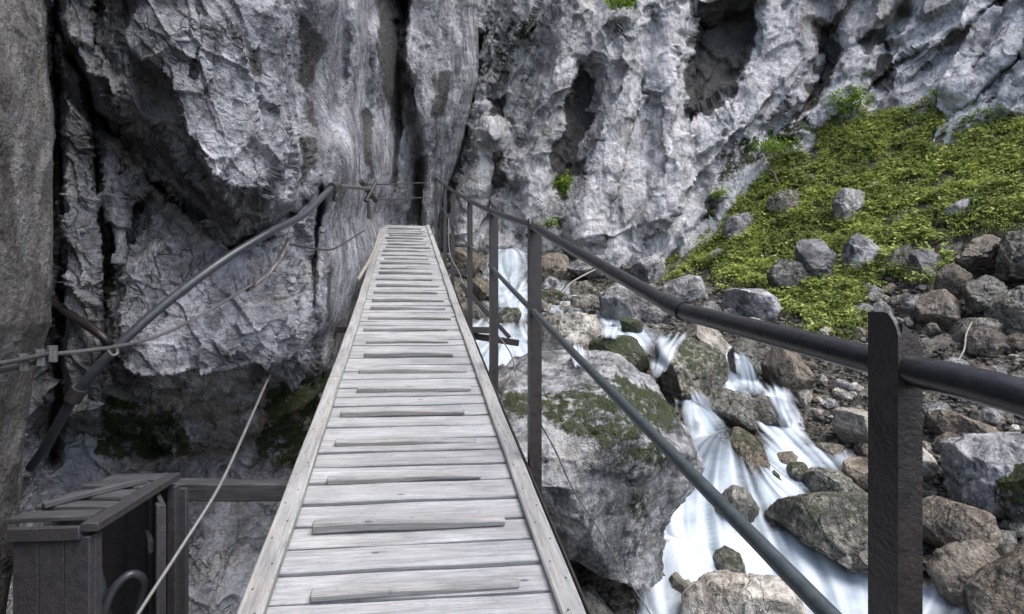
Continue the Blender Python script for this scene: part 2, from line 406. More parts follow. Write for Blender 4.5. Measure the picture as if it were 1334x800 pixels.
    # ledge strata of brownish broken rock
    tan = np.maximum(tan, .45*sstep(poly_sd(q, [(130, 150), (300, 320), (262, 340), (150, 250)]), -10, 20))
    tan = np.maximum(tan, .5*sstep(poly_sd(q, [(120, 520), (420, 500), (420, 560), (300, 600), (120, 640)]), -20, 20))
    stk = fbm(np.stack([px/14, py/150, px*0], 1), 4, 66, .6)*sstep(px, 380, 410)*(1-.5*sstep(py, 250, 350))
    stain = np.maximum(stain, .55*sstep(stk, .12, .32))
    # outer silhouette: the wall turns away from the viewer
    sil = np.interp(py, [-900, -200, 0, 100, 160, 220, 262, 295, 420, 1500], [606, 602, 604, 606, 592, 576, 560, 552, 548, 548])
    sil = sil+6*fbm(np.stack([py/30, py*0, py*0], 1), 4, 5)
    Y += 9*sstep(px-sil, 0, 40)
    p = np.stack([(px-CX)/F*Y, Y, (CY-py)/F*Y], 1)
    nu, nv = len(u), len(v)
    n = grid_normals(p, nu, nv)
    # smoother where the wall is water-worn (right part), more broken below
    brok = .5*sstep(py, 300, 430)*(1-sstep(px, 400, 440))+.75*(1-sstep(px, 375, 430))+.25*sstep(px, 440, 520)
    p1, d = relief(p, n, [(.62, .085), (.24, .042), (.10, .022)], 11, (1, 1, .6), .45)
    dd = (p1-p)*np.clip(brok+.22, 0, 1)[:, None]
    p1 = p+dd+n*(.020*fbm(p*np.array([3, 1.2, .8]), 3, 77, .5))[:, None]*(1+.05*p[:, 1:2])
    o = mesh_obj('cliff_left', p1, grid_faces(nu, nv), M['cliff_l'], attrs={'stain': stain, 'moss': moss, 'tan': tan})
    tag(o, kind='structure'); return R
build_left()

# near slab at the far left edge of the picture (a buttress with its own thickness)
def build_slab():
    v = axis([(-800, -40, 12), (-40, 840, 2.0), (840, 1500, 12)]); w = np.linspace(0, 1, 150)
    # edge position of the buttress over height
    ed = np.interp(v, [-800, 0, 150, 330, 420, 470, 600, 700, 800, 1500], [66, 62, 74, 76, 80, 62, 44, 34, 16, -30])
    W, V = np.meshgrid(w, v); E = np.repeat(ed[:, None], len(w), 1)
    # path in plan: runs along the walkway, rounds the edge, returns into the crack
    xs = np.interp(W, [0, .15, .72, .82, .90, 1], [-1.55, -1.42, 0, -.055, -.28, -1.7]); ys = np.interp(W, [0, .15, .72, .82, .90, 1], [.0, .85, 2.15, 2.23, 2.36, 3.6])
    Xe = (E-CX)/F*2.2
    X = np.where(W < .72, (Xe)*(np.interp(W, [0, .15, .72], [.72, .80, 1])), Xe+xs)
    Z = (CY-V)/F*2.2
    p = np.stack([X.ravel(), ys.ravel(), Z.ravel()], 1)
    p = p+np.stack([.05*fbm(p*.9, 3, 61), .05*fbm(p*.9+9, 3, 62), p[:, 0]*0], 1)
    n = grid_normals(p, len(w), len(v))
    p1, d = relief(p, n, [(.35, .020), (.10, .007)], 31, (1, 1, .25), .08)
    mo = .25*sstep(fbm(p*2, 3, 5), .1, .5)
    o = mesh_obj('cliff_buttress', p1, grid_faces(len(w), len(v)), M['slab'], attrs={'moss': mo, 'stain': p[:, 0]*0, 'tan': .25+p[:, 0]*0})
    tag(o, kind='structure')
build_slab()

# ------------------------------------------------------------------ right cliff
def build_right():
    u = axis([(330, 500, 8), (500, 1400, 1.75), (1400, 2600, 14)]); v = axis([(-900, -60, 12), (-60, 430, 1.75), (430, 560, 8)])
    U, V = np.meshgrid(u, v); px = U.ravel(); py = V.ravel()
    c = [(330, 0, 26), (330, 400, 26), (560, 0, 22), (560, 300, 21), (600, 0, 19.5), (600, 200, 19.5), (600, 330, 19), (660, 0, 18.6), (660, 200, 18.4), (660, 340, 18.2),
         (750, 0, 17.9), (750, 200, 17.3), (750, 330, 16.6), (850, 0, 17.6), (850, 200, 17), (850, 340, 16.6), (950, 0, 18), (950, 200, 17), (950, 300, 16.2),
         (1100, 0, 17.4), (1100, 130, 16.5), (1100, 250, 16), (1200, 0, 16), (1200, 140, 15), (1334, 0, 14.3), (1334, 140, 13), (1500, 0, 12), (1500, 140, 10.8), (1500, 400, 9.5),
         (1900, 0, 9), (1900, 400, 7.5), (2600, 0, 5), (2600, 400, 4.6), (560, -900, 26), (850, -900, 23), (1200, -900, 20), (1600, -900, 14), (2600, -900, 7)]
    R = RBF([(a, b) for a, b, _ in c], [math.log(z) for _, _, z in c])
    Y = np.exp(R(np.stack([px, py], 1)))
    q = feature_points(px, py, 13, 8); qf = feature_points(px, py, 14, 4)
    stain = np.zeros(len(px)); moss = np.zeros(len(px)); tan = np.zeros(len(px))
    # ribs (proud, negative) and gullies (positive), leaning like the beds of the photograph
    for pl, a, w in (([(760, -80), (735, 60), (715, 150), (680, 240), (650, 320)], -.070, 22), ([(820, -100), (810, 60), (800, 180), (770, 300)], -.050, 34), ([(868, -60), (878, 60), (880, 190), (860, 330)], -.045, 26),
                     ([(640, 180), (610, 260), (600, 320)], -.060, 18), ([(690, 0), (655, 120), (640, 170)], -.045, 20), ([(1000, 130), (960, 220), (900, 310)], -.03, 35),
                     ([(1170, -60), (1120, 90), (1040, 190)], -.040, 20), ([(1260, 20), (1190, 90), (1100, 160)], -.040, 18), ([(1334, 0), (1290, 70), (1240, 120)], -.045, 22), ([(1420, -60), (1350, 60), (1320, 140)], -.06, 24),
                     ([(770, 90), (762, 190), (735, 280), (745, 330)], .040, 12), ([(850, 20), (838, 120), (845, 260)], .02, 9), ([(700, 60), (668, 160), (640, 220), (645, 300)], .045, 13), ([(615, 60), (600, 160), (590, 220)], .03, 10),
                     ([(900, -80), (905, 60), (895, 150), (912, 260)], .030, 12), ([(1070, -60), (1075, 60), (1060, 130), (1010, 180)], .050, 13), ([(1175, 20), (1150, 70), (1130, 130)], .045, 12),
                     ([(1240, 50), (1180, 100), (1150, 120)], .03, 8), ([(1310, 0), (1290, 60), (1270, 90)], .045, 9), ([(1030, -40), (1020, 30), (1000, 90)], .03, 18)):
        Y *= 1+.7*a*np.exp(-(seg_dist(q, pl)/w)**2)
    for k, (x0, y0, x1, y1) in enumerate([(1334, -40, 1180, 110), (1400, 20, 1250, 140), (1250, -60, 1110, 60), (1120, -20, 1000, 170), (1200, 60, 1060, 170), (1334, 60, 1290, 130), (1010, 120, 900, 300), (960, 170, 840, 320), (900, -20, 870, 200), (700, 0, 640, 120), (660, 60, 600, 220), (640, 0, 610, 80), (830, 100, 780, 320)]):
        sd = (q[:, 0]-x0)*(y1-y0)-(q[:, 1]-y0)*(x1-x0); L = math.hypot(x1-x0, y1-y0); sd = sd/L+6*fbm(np.stack([px/40, py/40, px*0+k], 1), 3, 5)
        along = ((q[:, 0]-x0)*(x1-x0)+(q[:, 1]-y0)*(y1-y0))/L
        Y *= 1+.022*sstep(sd, -2.5, 2.5)*np.exp(-np.maximum(sd, 0)/30)*sstep(along, -20, 20)*(1-sstep(along, L-20, L+20))
    # hollows
    for pl, a, w in (([(905, 30), (940, 15), (984, 10), (984, 60), (965, 100), (935, 130), (915, 150), (895, 160), (890, 100)], .125, 16),
                     ([(1062, 30), (1090, 35), (1096, 70), (1082, 110), (1055, 140), (1045, 135), (1060, 90)], .07, 10),
                     ([(745, 130), (758, 85), (770, 100), (766, 160), (748, 225), (728, 245), (732, 205), (744, 170)], .055, 12), ([(640, 130), (660, 128), (662, 160), (645, 155)], .05, 8),
                     ([(795, 40), (815, 30), (818, 55), (800, 62)], .05, 7), ([(590, 165), (608, 170), (600, 195), (588, 190)], .05, 7), ([(1120, 45), (1155, 30), (1160, 55), (1120, 68)], .035, 8),
                     ([(925, 260), (940, 262), (930, 285), (912, 290)], .05, 7), ([(1300, 180), (1334, 130), (1340, 180)], .03, 10), ([(650, 250), (680, 240), (675, 320), (650, 300)], .05, 10)):
        Y *= 1+.55*a*sstep(poly_sd(q, pl), -w*1.4, w*1.2)
    for pl in ([(905, 15), (940, -10), (984, 0), (986, 60), (965, 100), (935, 135), (915, 158), (893, 164), (890, 100)], [(1062, 30), (1090, 35), (1096, 70), (1082, 110), (1055, 150), (1035, 158), (1058, 90)],  # dark lichen over the hollows, with their shade painted into the colour too
               [(742, 130), (756, 85), (772, 100), (766, 165), (748, 225), (726, 248), (715, 200), (738, 165)], [(635, 128), (662, 126), (664, 160), (645, 155)], [(590, 165), (608, 170), (600, 195), (588, 190)],
               [(1118, 50), (1158, 35), (1160, 58), (1120, 70)], [(640, 200), (662, 200), (660, 250), (640, 240)], [(1140, 80), (1170, 60), (1160, 110), (1140, 120)], [(920, 0), (1000, -60), (985, 20), (940, 20)]):
        stain = np.maximum(stain, 1.0*sstep(poly_sd(q+16*np.stack([fbm(np.stack([px/16, py/30, px*0], 1), 3, 1), fbm(np.stack([px/16, py/16, px*0+4], 1), 3, 2)], 1), pl), -10, 9))
    stain = np.maximum(stain, .24*sstep(fbm(np.stack([px/40+py/160, py/130, py*0], 1), 4, 91), .16, .5))
    for pl, a in (([(726, 225), (745, 225), (738, 262), (728, 262)], .75), ([(570, 195), (588, 195), (585, 230), (568, 230)], .9), ([(790, -20), (830, -20), (828, 12), (795, 10)], .8), ([(600, 20), (720, 20), (650, 110), (600, 120)], .33),
                  ([(660, 30), (700, 20), (690, 50), (665, 55)], .5), ([(940, 190), (1060, 150), (1060, 175), (930, 240)], .5), ([(640, 300), (700, 300), (700, 330)], .4), ([(718, 285), (740, 280), (735, 300)], .7)):
        moss = np.maximum(moss, a*sstep(poly_sd(q, pl), -10, 10))
    tan = np.maximum(tan, .8*sstep(poly_sd(q, [(690, 325), (780, 330), (780, 380), (690, 380)]), -8, 8))
    tan = np.maximum(tan, .45*sstep(poly_sd(q, [(980, -60), (1240, -60), (1260, 30), (1150, 60), (1020, 60)]), -20, 30))
    p = np.stack([(px-CX)/F*Y, Y, (CY-py)/F*Y], 1)
    nu, nv = len(u), len(v); n = grid_normals(p, nu, nv)
    p1, d = relief(p, n, [(2.3, .26), (.95, .12), (.38, .038), (.17, .010)], 51, (1, 1, .5), -.55)
    p1 = p1+n*(.16*fbm(p*np.array([.6, .6, .5]), 3, 87, .5))[:, None]
    # rounded pitting of water-worn limestone
    f1, f2, fac, cid = worley(p/.42+.3*np.stack([fbm(p*2, 3, 1)]*3, 1), 5)
    p1 = p1+n*(.018*(f1-.5))[:, None]
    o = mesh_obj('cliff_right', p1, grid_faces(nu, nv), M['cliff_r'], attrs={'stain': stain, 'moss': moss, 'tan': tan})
    tag(o, kind='structure')
build_right()

# ------------------------------------------------------------------ terrain: stream bed and banks
TP = [(870, 790, 5.6), (1230, 800, 5.2), (1000, 700, 6.3), (1090, 740, 5.9), (920, 600, 7.3), (900, 690, 6.5), (975, 640, 7.0), (930, 540, 8.4), (1010, 560, 8.3), (1100, 605, 7.6), (960, 480, 9.6),
      (850, 440, 10.8), (790, 425, 11.7), (655, 455, 9.6), (655, 405, 13), (665, 380, 15.2), (663, 366, 16.6), (663, 322, 17.2), (750, 385, 14), (850, 372, 14.6), (860, 345, 16.8), (700, 335, 17.6), (760, 345, 16.8),
      (1070, 540, 8.7), (1000, 430, 11.2), (1200, 520, 8.2), (1300, 520, 7.8), (1300, 620, 6.7), (1250, 680, 6.0), (1334, 750, 5.0), (1334, 440, 8.8), (1334, 350, 9.8),
      (930, 340, 15.2), (1000, 250, 16.0), (1080, 145, 16.6), (1200, 250, 13.4), (1200, 145, 15.2), (1334, 145, 13.2), (1334, 250, 11.2), (1100, 350, 12.4), (1000, 385, 12.8), (930, 400, 13), (1200, 400, 10.2), (1450, 150, 11.2), (1500, 500, 7), (1600, 300, 8.5),
      (1450, 800, 4.6), (620, 330, 17.6), (600, 400, 13)]
pts = [P(*t) for t in TP]
pts += [np.array(t, float) for t in [(0, 0, -3.6), (-2, 1, -3.6), (2, 0, -3.8), (4.5, 0, -3.6), (6.5, 1, -2.8), (9, 3, -1.5), (0, 4, -3.3), (1.3, 4, -3.4), (-2, 4, -3.3), (-2, 7, -2.2), (-.8, 7, -2.0), (-3, 10, -1.2), (-3.4, 14, .2), (-4, 18, 1.6), (0, 20, 2), (4, 20, 3.4), (14, 12, 6.5), (13, 6, 2.5), (9, 20, 7.5), (14, 18, 9), (0, -3, -3.9), (9, -3, -2.5)]]
ZR = RBF([(a[0], a[1]) for a in pts], [a[2] for a in pts], smooth=.01)
def tz(x, y): return ZR(np.stack([np.atleast_1d(x), np.atleast_1d(y)], 1))
def hit(px, py, y0=3.2):
    ys = np.arange(y0, 24, .04); r = tz((px-CX)/F*ys, ys); z = (CY-py)/F*ys
    k = np.where(z < r)[0]
    return ys[k[0]] if len(k) else 16.0
def topx(x, y, z): return CX+F*x/y, CY-F*z/y

VEG = [(845, 338), (880, 300), (930, 262), (985, 215), (1030, 180), (1060, 150), (1085, 132), (1500, 132), (1700, 250), (1500, 330), (1334, 300), (1260, 300), (1190, 318), (1150, 350), (1130, 420), (1120, 440), (1060, 440), (1030, 405), (1000, 385), (940, 372), (890, 356)]
def veg_mask(p):
    px, py = topx(p[:, 0], p[:, 1], p[:, 2]); q = np.stack([px, py], 1)
    return sstep(poly_sd(q, VEG)+26*fbm(p*np.array([.8, .8, .8]), 4, 71), -20, 34)

def build_terrain():
    xs = axis([(-6, -1.5, .15), (-1.5, 9, .034), (9, 14, .06), (14, 22, .4)]); ys = axis([(-4, 4.5, .2), (4.5, 17.5, .034), (17.5, 24, .25)])
    X, Y = np.meshgrid(xs, ys); x = X.ravel(); y = Y.ravel(); z = tz(x, y)
    p = np.stack([x, y, z], 1); vm = np.where(y > 1, veg_mask(np.stack([x, np.maximum(y, 1), z], 1)), 0)
    n = grid_normals(p, len(xs), len(ys))
    f1, f2, fac, cid = worley(p/.34+.25*np.stack([fbm(p*3, 2, 1)]*3, 1), 21); g1, g2, gf, gc = worley(p/.13, 22)
    d = .10*(fac*.6+(cid-.5)*.8)*(f1 < 2)-.07*f1+.035*(.5-g1)+.02*gc+.16*fbm(p*.9, 5, 23, .6)
    p = p+n*d[:, None]
    o = mesh_obj('terrain', p, grid_faces(len(xs), len(ys)), M['soil'], attrs={'moss': vm*.30+.30*sstep(fbm(p*1.3, 3, 3), -.05, .3), 'stain': x*0, 'tan': x*0+.12})
    tag(o, kind='structure')
build_terrain()

# ------------------------------------------------------------------ water
WP = [  # regions of white water: photo outline, lift
    [(647, 322), (680, 322), (679, 366), (700, 385), (700, 408), (650, 412), (638, 370)],
    [(560, 425), (640, 425), (690, 432), (725, 455), (775, 478), (690, 482), (600, 480)],
    [(700, 385), (745, 378), (765, 395), (700, 402)],
    [(742, 446), (770, 446), (764, 485), (746, 485)], [(782, 415), (815, 415), (850, 440), (835, 455), (790, 445)],
    [(935, 455), (965, 462), (985, 505), (960, 520), (940, 510), (930, 470)],
    [(893, 515), (925, 535), (948, 590), (990, 622), (1008, 575), (990, 540), (1010, 505), (1030, 540), (1045, 582), (1105, 594), (1112, 610), (1050, 614), (1045, 650), (1000, 665), (1000, 690), (1080, 715), (1150, 740), (1215, 770), (1280, 830), (1280, 950), (780, 950), (840, 800), (850, 745), (868, 660), (905, 620), (905, 570)]]
def water_z(x, y, z):
    """bed height plus flow depth and the humps where the stream runs over hidden stones"""
    h = .12+0*z
    for (hx, hy, r, a) in ((958, 640, .38, .50), (880, 775, .25, .25), (915, 560, .3, .12), (1035, 700, .4, .10), (940, 700, .5, .12)):
        Yh = hit(hx, hy); X0 = (hx-CX)/F*Yh
        h = h+a*np.exp(-(((x-X0)/r)**2+((y-Yh-.1)/(r*1.1))**2))
    return z+h
def build_water():
    for k, (x0, x1, y0, y1, st) in enumerate([(-1.6, 5.4, 4.3, 12.2, .022), (-1.4, 2.2, 12.2, 18, .03)]):
        xs = np.arange(x0, x1, st); ys = np.arange(y0, y1+.05, st)
        X, Y = np.meshgrid(xs, ys); x = X.ravel(); y = Y.ravel(); z0 = tz(x, y); z = water_z(x, y, z0) if k == 0 else z0+.10
        px, py = topx(x, y, z); q = np.stack([px, py], 1)
        q = q+3*np.stack([fbm(np.stack([x*3, y*3, z], 1), 3, 1), fbm(np.stack([x*3, y*3, z+9], 1), 3, 2)], 1)
        m = np.full(len(x), -99.)
        for w in WP: m = np.maximum(m, poly_sd(q, w))
        al = sstep(m, -22, 18)*(1-.62*np.exp(-(((q[:, 0]-965)/26)**2+((q[:, 1]-655)/42)**2))-.6*np.exp(-(((q[:, 0]-883)/14)**2+((q[:, 1]-765)/30)**2)))*(1-.35*sstep(q[:, 0], 1040, 1080)*(1-sstep(q[:, 1], 615, 625)))
        # streaks: noise averaged along the line of flow
        G = z.reshape(len(ys), len(xs)); gy, gx = np.gradient(G, st); L = np.sqrt(gx**2+gy**2)+.02
        fx = -gx/L*1.0; fy = -gy/L-.25
        acc = 0; cx_, cy_ = x.copy(), y.copy(); bx, by = x.copy(), y.copy()
        def look(A, a, b):
            i = np.clip(((b-y0)/st).astype(int), 0, len(ys)-1); j = np.clip(((a-x0)/st).astype(int), 0, len(xs)-1); return A[i, j]
        for it in range(16):
            acc = acc+fbm(np.stack([cx_*7, cy_*7, cx_*0], 1), 3, 8)+fbm(np.stack([bx*7, by*7, bx*0], 1), 3, 8)
            cx_, cy_ = cx_+look(fx, cx_, cy_)*.045, cy_+look(fy, cx_, cy_)*.045
            bx, by = bx-look(fx, bx, by)*.045, by-look(fy, bx, by)*.045
        acc /= 32; sk = .50+acc*4.0+.25*fbm(np.stack([x*2.2, y*1.2, z*2], 1), 3, 12)
        z = z+.14*acc+.03*fbm(np.stack([x*1.5, y*1.0, z], 1), 2, 5)
        keep = al > .004; nu, nv = len(xs), len(ys); f = grid_faces(nu, nv); f = f[keep[f].any(1)]
        used = np.unique(f); mp = -np.ones(len(x), int); mp[used] = np.arange(len(used))
        p = np.stack([x, y, z], 1)[used]
        o = mesh_obj('stream_water' if k == 0 else 'waterfall_water', p, mp[f], M['water'], attrs={'alpha': al[used]*1.0, 'streak': sk[used]})
        tag(o, kind='structure')
build_water()

# ------------------------------------------------------------------ boulders
def ico(level):
    import bmesh
    bm = bmesh.new(); bmesh.ops.create_icosphere(bm, subdivisions=level, radius=1)
    v = np.array([t.co[:] for t in bm.verts]); f = np.array([[a.index for a in t.verts] for t in bm.faces]); bm.free(); return v, f
ICO = {k: ico(k) for k in (3, 4, 5, 6, 7)}

def unit3(v): v = np.array(v, float); return v/np.linalg.norm(v)
def rock_shape(level, outline, D, seed, cuts=12, rough=.07, facets=.06):
    """outline: (angle -> radius) as local polygon points (x, z) in metres; D: half depth"""
    v, f = ICO[level]; r = random.Random(seed)
    ph = np.arctan2(v[:, 2], v[:, 0]); out = np.array(outline)
    R = np.full(len(v), 0.)
    dx, dz = np.cos(ph), np.sin(ph); n = len(out)
    for k in range(n):
        a = out[k]; b = out[(k+1) % n]; e = b-a
        den = dx*e[1]-dz*e[0]; den = np.where(np.abs(den) < 1e-9, 1e-9, den)
        t = (a[0]*e[1]-a[1]*e[0])/den; s = (a[0]*dz-a[1]*dx)/den
        ok = (t > 0) & (s >= -1e-6) & (s <= 1+1e-6); R = np.where(ok, np.maximum(R, t), R)
    size = R.mean(); R = np.maximum(R, size*.2)
    p = np.stack([v[:, 0]*R, v[:, 1]*D, v[:, 2]*R], 1)
    for c in range(cuts):
        nn = np.array([r.gauss(0, .7), r.choice([-1, -1, 1])*abs(r.gauss(.6, .5)), r.gauss(.15, .6)]); nn /= np.linalg.norm(nn)
        dd = p@nn; lim = np.quantile(dd, r.uniform(.80, .95)); ex = np.maximum(dd-lim, 0)
        p = p-nn*(ex*.88)[:, None]
    nr = v/np.array([1, 1, 1]); nr = p/(np.linalg.norm(p, axis=1, keepdims=True)+1e-9)
    q = p/size; q = q+seed*3.7
    w = np.stack([fbm(q*1.6, 2, 1), fbm(q*1.6+5, 2, 2), fbm(q*1.6+9, 2, 3)], 1)
    f1, f2, fc, cid = worley(q*1.7+w*.4, seed); d = facets*size*(fc*.9+(cid-.5)*.6)
    if level >= 5:
        g1, g2, gc, gi = worley(q*5+w, seed+1); d = d+facets*.34*size*(gc+(gi-.5)*.6)-facets*.18*size*(1-sstep(g2-g1, 0, .1))
    sd_ = unit3([r.gauss(0, .5), r.gauss(0, .3), 1]); ph_ = (q@sd_)*r.uniform(3.5, 6)+1.2*fbm(q*.8, 3, seed+2)
    d = d+r.choice([.012, .025, .04])*size*(ph_-np.floor(ph_)-.5)*sstep(fbm(q*.9, 2, seed+4), -.3, .2)
    d = d+rough*size*fbm(q*1.3, 5, seed, .58)
    p = p+nr*d[:, None]
    return p, f, size

def ell(w, h, seed, tilt=0):
    r = random.Random(seed*13+5); k = r.randint(7, 9); o = []; a0 = r.uniform(0, 6)
    for i in range(k):
        a = a0+2*math.pi*(i+r.uniform(-.22, .22))/k; s = r.uniform(.93, 1.12)
        x, z = w*s*math.cos(a), h*s*math.sin(a)
        o.append((x*math.cos(tilt)-z*math.sin(tilt), x*math.sin(tilt)+z*math.cos(tilt)))
    o.sort(key=lambda t: math.atan2(t[1], t[0])); return o

BC = [0]; ALLV = []; SLOPE = []
def boulder(x0, y0, x1, y1, kind, label, moss=0.0, Y=None, tilt=0, outline=None, D=None, name='boulder', seed=None, group=None, facets=.06, rough=.07, cuts=12, mossfn=None, stain=0.0, base_embed=.12):
    BC[0] += 1; seed = seed or BC[0]
    cx, cy = .5*(x0+x1), .5*(y0+y1); w, h = (x1-x0)/2, (y1-y0)/2
    Yb = Y or hit(cx, y1-h*2*base_embed)
    Yc = Yb+(.02 if not (840 < cx < 1300 and cy < 400) else .10)*min(w, h)/F*Yb
    k = Yc/F
    if 840 < cx < 1300 and cy < 400: base_embed = .5; D = (w+h)*.5*(Y or hit(cx, cy))/F*.55
    if outline is None: ol = ell(w*k, h*k, seed, tilt)
    else: ol = [((a-cx)*k, (cy-b)*k) for a, b in outline]; ol.sort(key=lambda t: math.atan2(t[1], t[0]))
    D = D or (w*h)**.5*k*.95
    big = max(w, h)
    lv = 7 if big > 95 else 6 if big > 26 else 5 if big > 9 else 4
    p, f, size = rock_shape(lv, ol, D, seed, cuts, rough, facets); p = p*(1.0 if seed == 105 else 1.10)
    c = P(cx, cy, Yc); v = p+c; ALLV.append(v)
    if 900 < cx < 1290 and cy < 370: SLOPE.append(v)
    nz = p[:, 2]/(np.linalg.norm(p, axis=1)+1e-9)
    ms = (moss*1.15+.06)*(.75+.5*fbm(v*2.2, 4, seed+3)+.25*np.clip(nz, -.5, 1)) if moss else p[:, 0]*0
    if mossfn is not None: ms = mossfn(v)
    st = stain*sstep(fbm(v*2.5, 3, seed+9)-nz*.5, 0, .5)+0*ms  # noise-broken darkening, stronger towards the underside
    base = np.array([c[0], c[1], v[:, 2].min()])
    o = mesh_obj(name, v-base, f, M[kind], attrs={'moss': ms, 'stain': st, 'tan': p[:, 0]*0})
    o.location = base
    return tag(o, label, 'rock' if name != 'boulder' else 'boulder', group)

def big_moss(v):
    px, py = topx(v[:, 0], v[:, 1], v[:, 2]); q = np.stack([px, py], 1)+10*np.stack([fbm(v*2, 3, 5), fbm(v*2+7, 3, 6)], 1); m = 0
    for pl, a in (([(640, 500), (700, 515), (760, 500), (800, 478), (880, 515), (890, 560), (830, 580), (760, 580), (700, 545), (650, 560)], .56), ([(820, 490), (900, 530), (890, 560), (850, 545)], .66),
                  ([(780, 580), (880, 570), (870, 620), (800, 610)], .52), ([(820, 630), (850, 640), (850, 690), (815, 680)], .5), ([(740, 490), (800, 470), (790, 520), (750, 520)], .42)):
        m = np.maximum(m, (a-.04)*sstep(poly_sd(q, pl), -10, 14))
    return m
boulder(520, 440, 905, 785, 'great', 'huge grey boulder with dark moss bands filling the gap beside the walkway', outline=[(640, 425), (700, 438), (760, 450), (815, 460), (868, 486), (895, 535), (912, 580), (905, 625), (872, 655), (858, 700), (858, 742), (832, 776), (790, 752), (735, 715), (680, 660), (600, 640), (520, 600), (520, 480)],
        Y=5.4, D=1.35, mossfn=big_moss, facets=.065, rough=.055, cuts=14, seed=105)
B = boulder
B(762, 436, 862, 497, 'wet', 'dark green mossy wet boulder just left of the pale-topped one with trickles', .50, outline=[(764, 478), (768, 450), (790, 438), (825, 440), (856, 458), (860, 485), (840, 496), (790, 490)])
B(846, 442, 956, 530, 'wet', 'broad pale-topped wet boulder with thin trickles over its dark mossy front', .36, outline=[(848, 470), (862, 450), (900, 442), (940, 462), (955, 480), (948, 515), (900, 530), (858, 505)])
B(692, 396, 792, 478, 'pale', 'large smooth tan boulder in the upper stream, split by a dark crease', .18, outline=[(697, 430), (715, 408), (745, 396), (780, 408), (792, 428), (780, 452), (745, 476), (705, 470)])
B(776, 364, 858, 428, 'rock', 'rough grey blocky boulder above the wet pale slab, centre of the stream bed', .12)
B(864, 412, 960, 470, 'pale', 'long pale flat-topped slab lying under the upper handrail', .15, outline=[(866, 428), (885, 414), (930, 430), (958, 455), (955, 470), (905, 458)])
B(802, 410, 840, 442, 'wet', 'small dark boulder with a bright moss cap beside the little chute', .5)
B(909, 500, 1010, 560, 'wet', 'dark wet boulder with a pale cap splitting the cascade', .26, outline=[(911, 525), (925, 505), (960, 503), (1000, 525), (1010, 545), (985, 558), (930, 556)])
B(940, 549, 1008, 640, 'brown', 'slanting brown boulder with olive mossy flank in mid cascade', .34, outline=[(942, 572), (955, 552), (975, 556), (1003, 600), (1008, 628), (985, 640), (960, 600)])
B(1004, 587, 1042, 618, 'brown', 'reddish brown stone sitting beside the side channel', .05)
B(990, 608, 1020, 641, 'brown', 'small olive brown stone touching the foot of the slanting boulder', .38)
B(1024, 603, 1064, 639, 'wet', 'small dark green stone in the side channel', .42)
B(1032, 614, 1126, 662, 'wet', 'rounded brown-green boulder above the wide wet one', .30)
B(994, 650, 1205, 752, 'wet', 'wide wet boulder with green patch behind the near post', .27, outline=[(997, 690), (1025, 662), (1065, 655), (1120, 652), (1205, 660), (1205, 752), (1130, 750), (1060, 722), (1010, 708)])
B(893, 735, 1045, 860, 'pale', 'tan boulder with rusty streaks at the bottom edge of the picture', .12, outline=[(897, 790), (925, 762), (975, 738), (1012, 750), (1045, 790), (1045, 860), (897, 860)])
B(912, 706, 985, 768, 'wet', 'dark purplish rock with moss tip leaning on the tan boulder', .3, tilt=.5, seed=77, outline=[(914, 755), (940, 725), (970, 708), (985, 720), (970, 750), (930, 768)])
B(869, 732, 899, 790, 'wet', 'dark stone showing through the water veil at bottom left of the stream', .1)
B(996, 449, 1060, 523, 'brown', 'angular tan boulder standing on the right bank under the handrail', .06, outline=[(998, 475), (1012, 452), (1040, 455), (1058, 480), (1055, 500), (1030, 522), (1003, 508)])
B(952, 428, 986, 505, 'wet', 'dark upright boulder left of the angular tan one', .2)
B(1096, 524, 1150, 596, 'pale', 'pale leaning slab half hidden by the near post', .04, tilt=.6)
B(1190, 572, 1218, 640, 'pale', 'pale narrow stone just right of the near post', .02)
B(1222, 552, 1370, 672, 'rock', 'large grey boulder on the right bank, third from the bottom corner', .10, outline=[(1222, 650), (1245, 590), (1290, 560), (1370, 565), (1370, 668), (1280, 672)])
B(1195, 650, 1325, 730, 'brown', 'flat brown boulder right of the near post at the water edge', .06, outline=[(1197, 662), (1240, 652), (1300, 660), (1324, 685), (1290, 700), (1240, 728), (1197, 730)])
B(1220, 702, 1308, 800, 'brown', 'rounded brown boulder in the lower right corner beside white water', .04, outline=[(1222, 745), (1240, 712), (1285, 704), (1308, 720), (1300, 760), (1275, 796), (1240, 790)])
B(1268, 712, 1380, 860, 'brown', 'rough yellow-brown rock filling the lower right corner', .08)
B(1312, 575, 1372, 712, 'rock', 'upright rock with bright green moss at the right edge', .55)
B(1102, 592, 1142, 648, 'brown', 'cracked small brown rock just left of the near post', .1)
B(1258, 305, 1322, 362, 'brown', 'dark brown outcrop block at the right edge, upper of the stacked ones', .15, facets=.10, tilt=.4)
B(1296, 300, 1390, 372, 'wet', 'dark overhanging outcrop slab cut by the right picture edge', .2, facets=.10, tilt=-.3)
B(1262, 350, 1310, 425, 'wet', 'dark upright rock pillar under the brown outcrop block', .15, facets=.10)
B(1300, 365, 1380, 450, 'wet', 'dark hollowed rock below the overhanging slab at the right edge', .2, facets=.10)
B(1222, 340, 1268, 402, 'brown', 'brown blocky rock leaning on the dark outcrop', .1)
B(1168, 317, 1238, 370, 'rock', 'rounded grey rock with one flat face at the lower edge of the plants', .08, outline=[(1172, 360), (1185, 335), (1205, 318), (1235, 325), (1236, 350), (1215, 368)])
B(1160, 315, 1200, 362, 'wet', 'thin dark mossy slab behind the rounded grey rock', .35, tilt=.7)
B(1195, 378, 1246, 432, 'brown', 'brown wedge rock below the blocky one on the bank', .05)
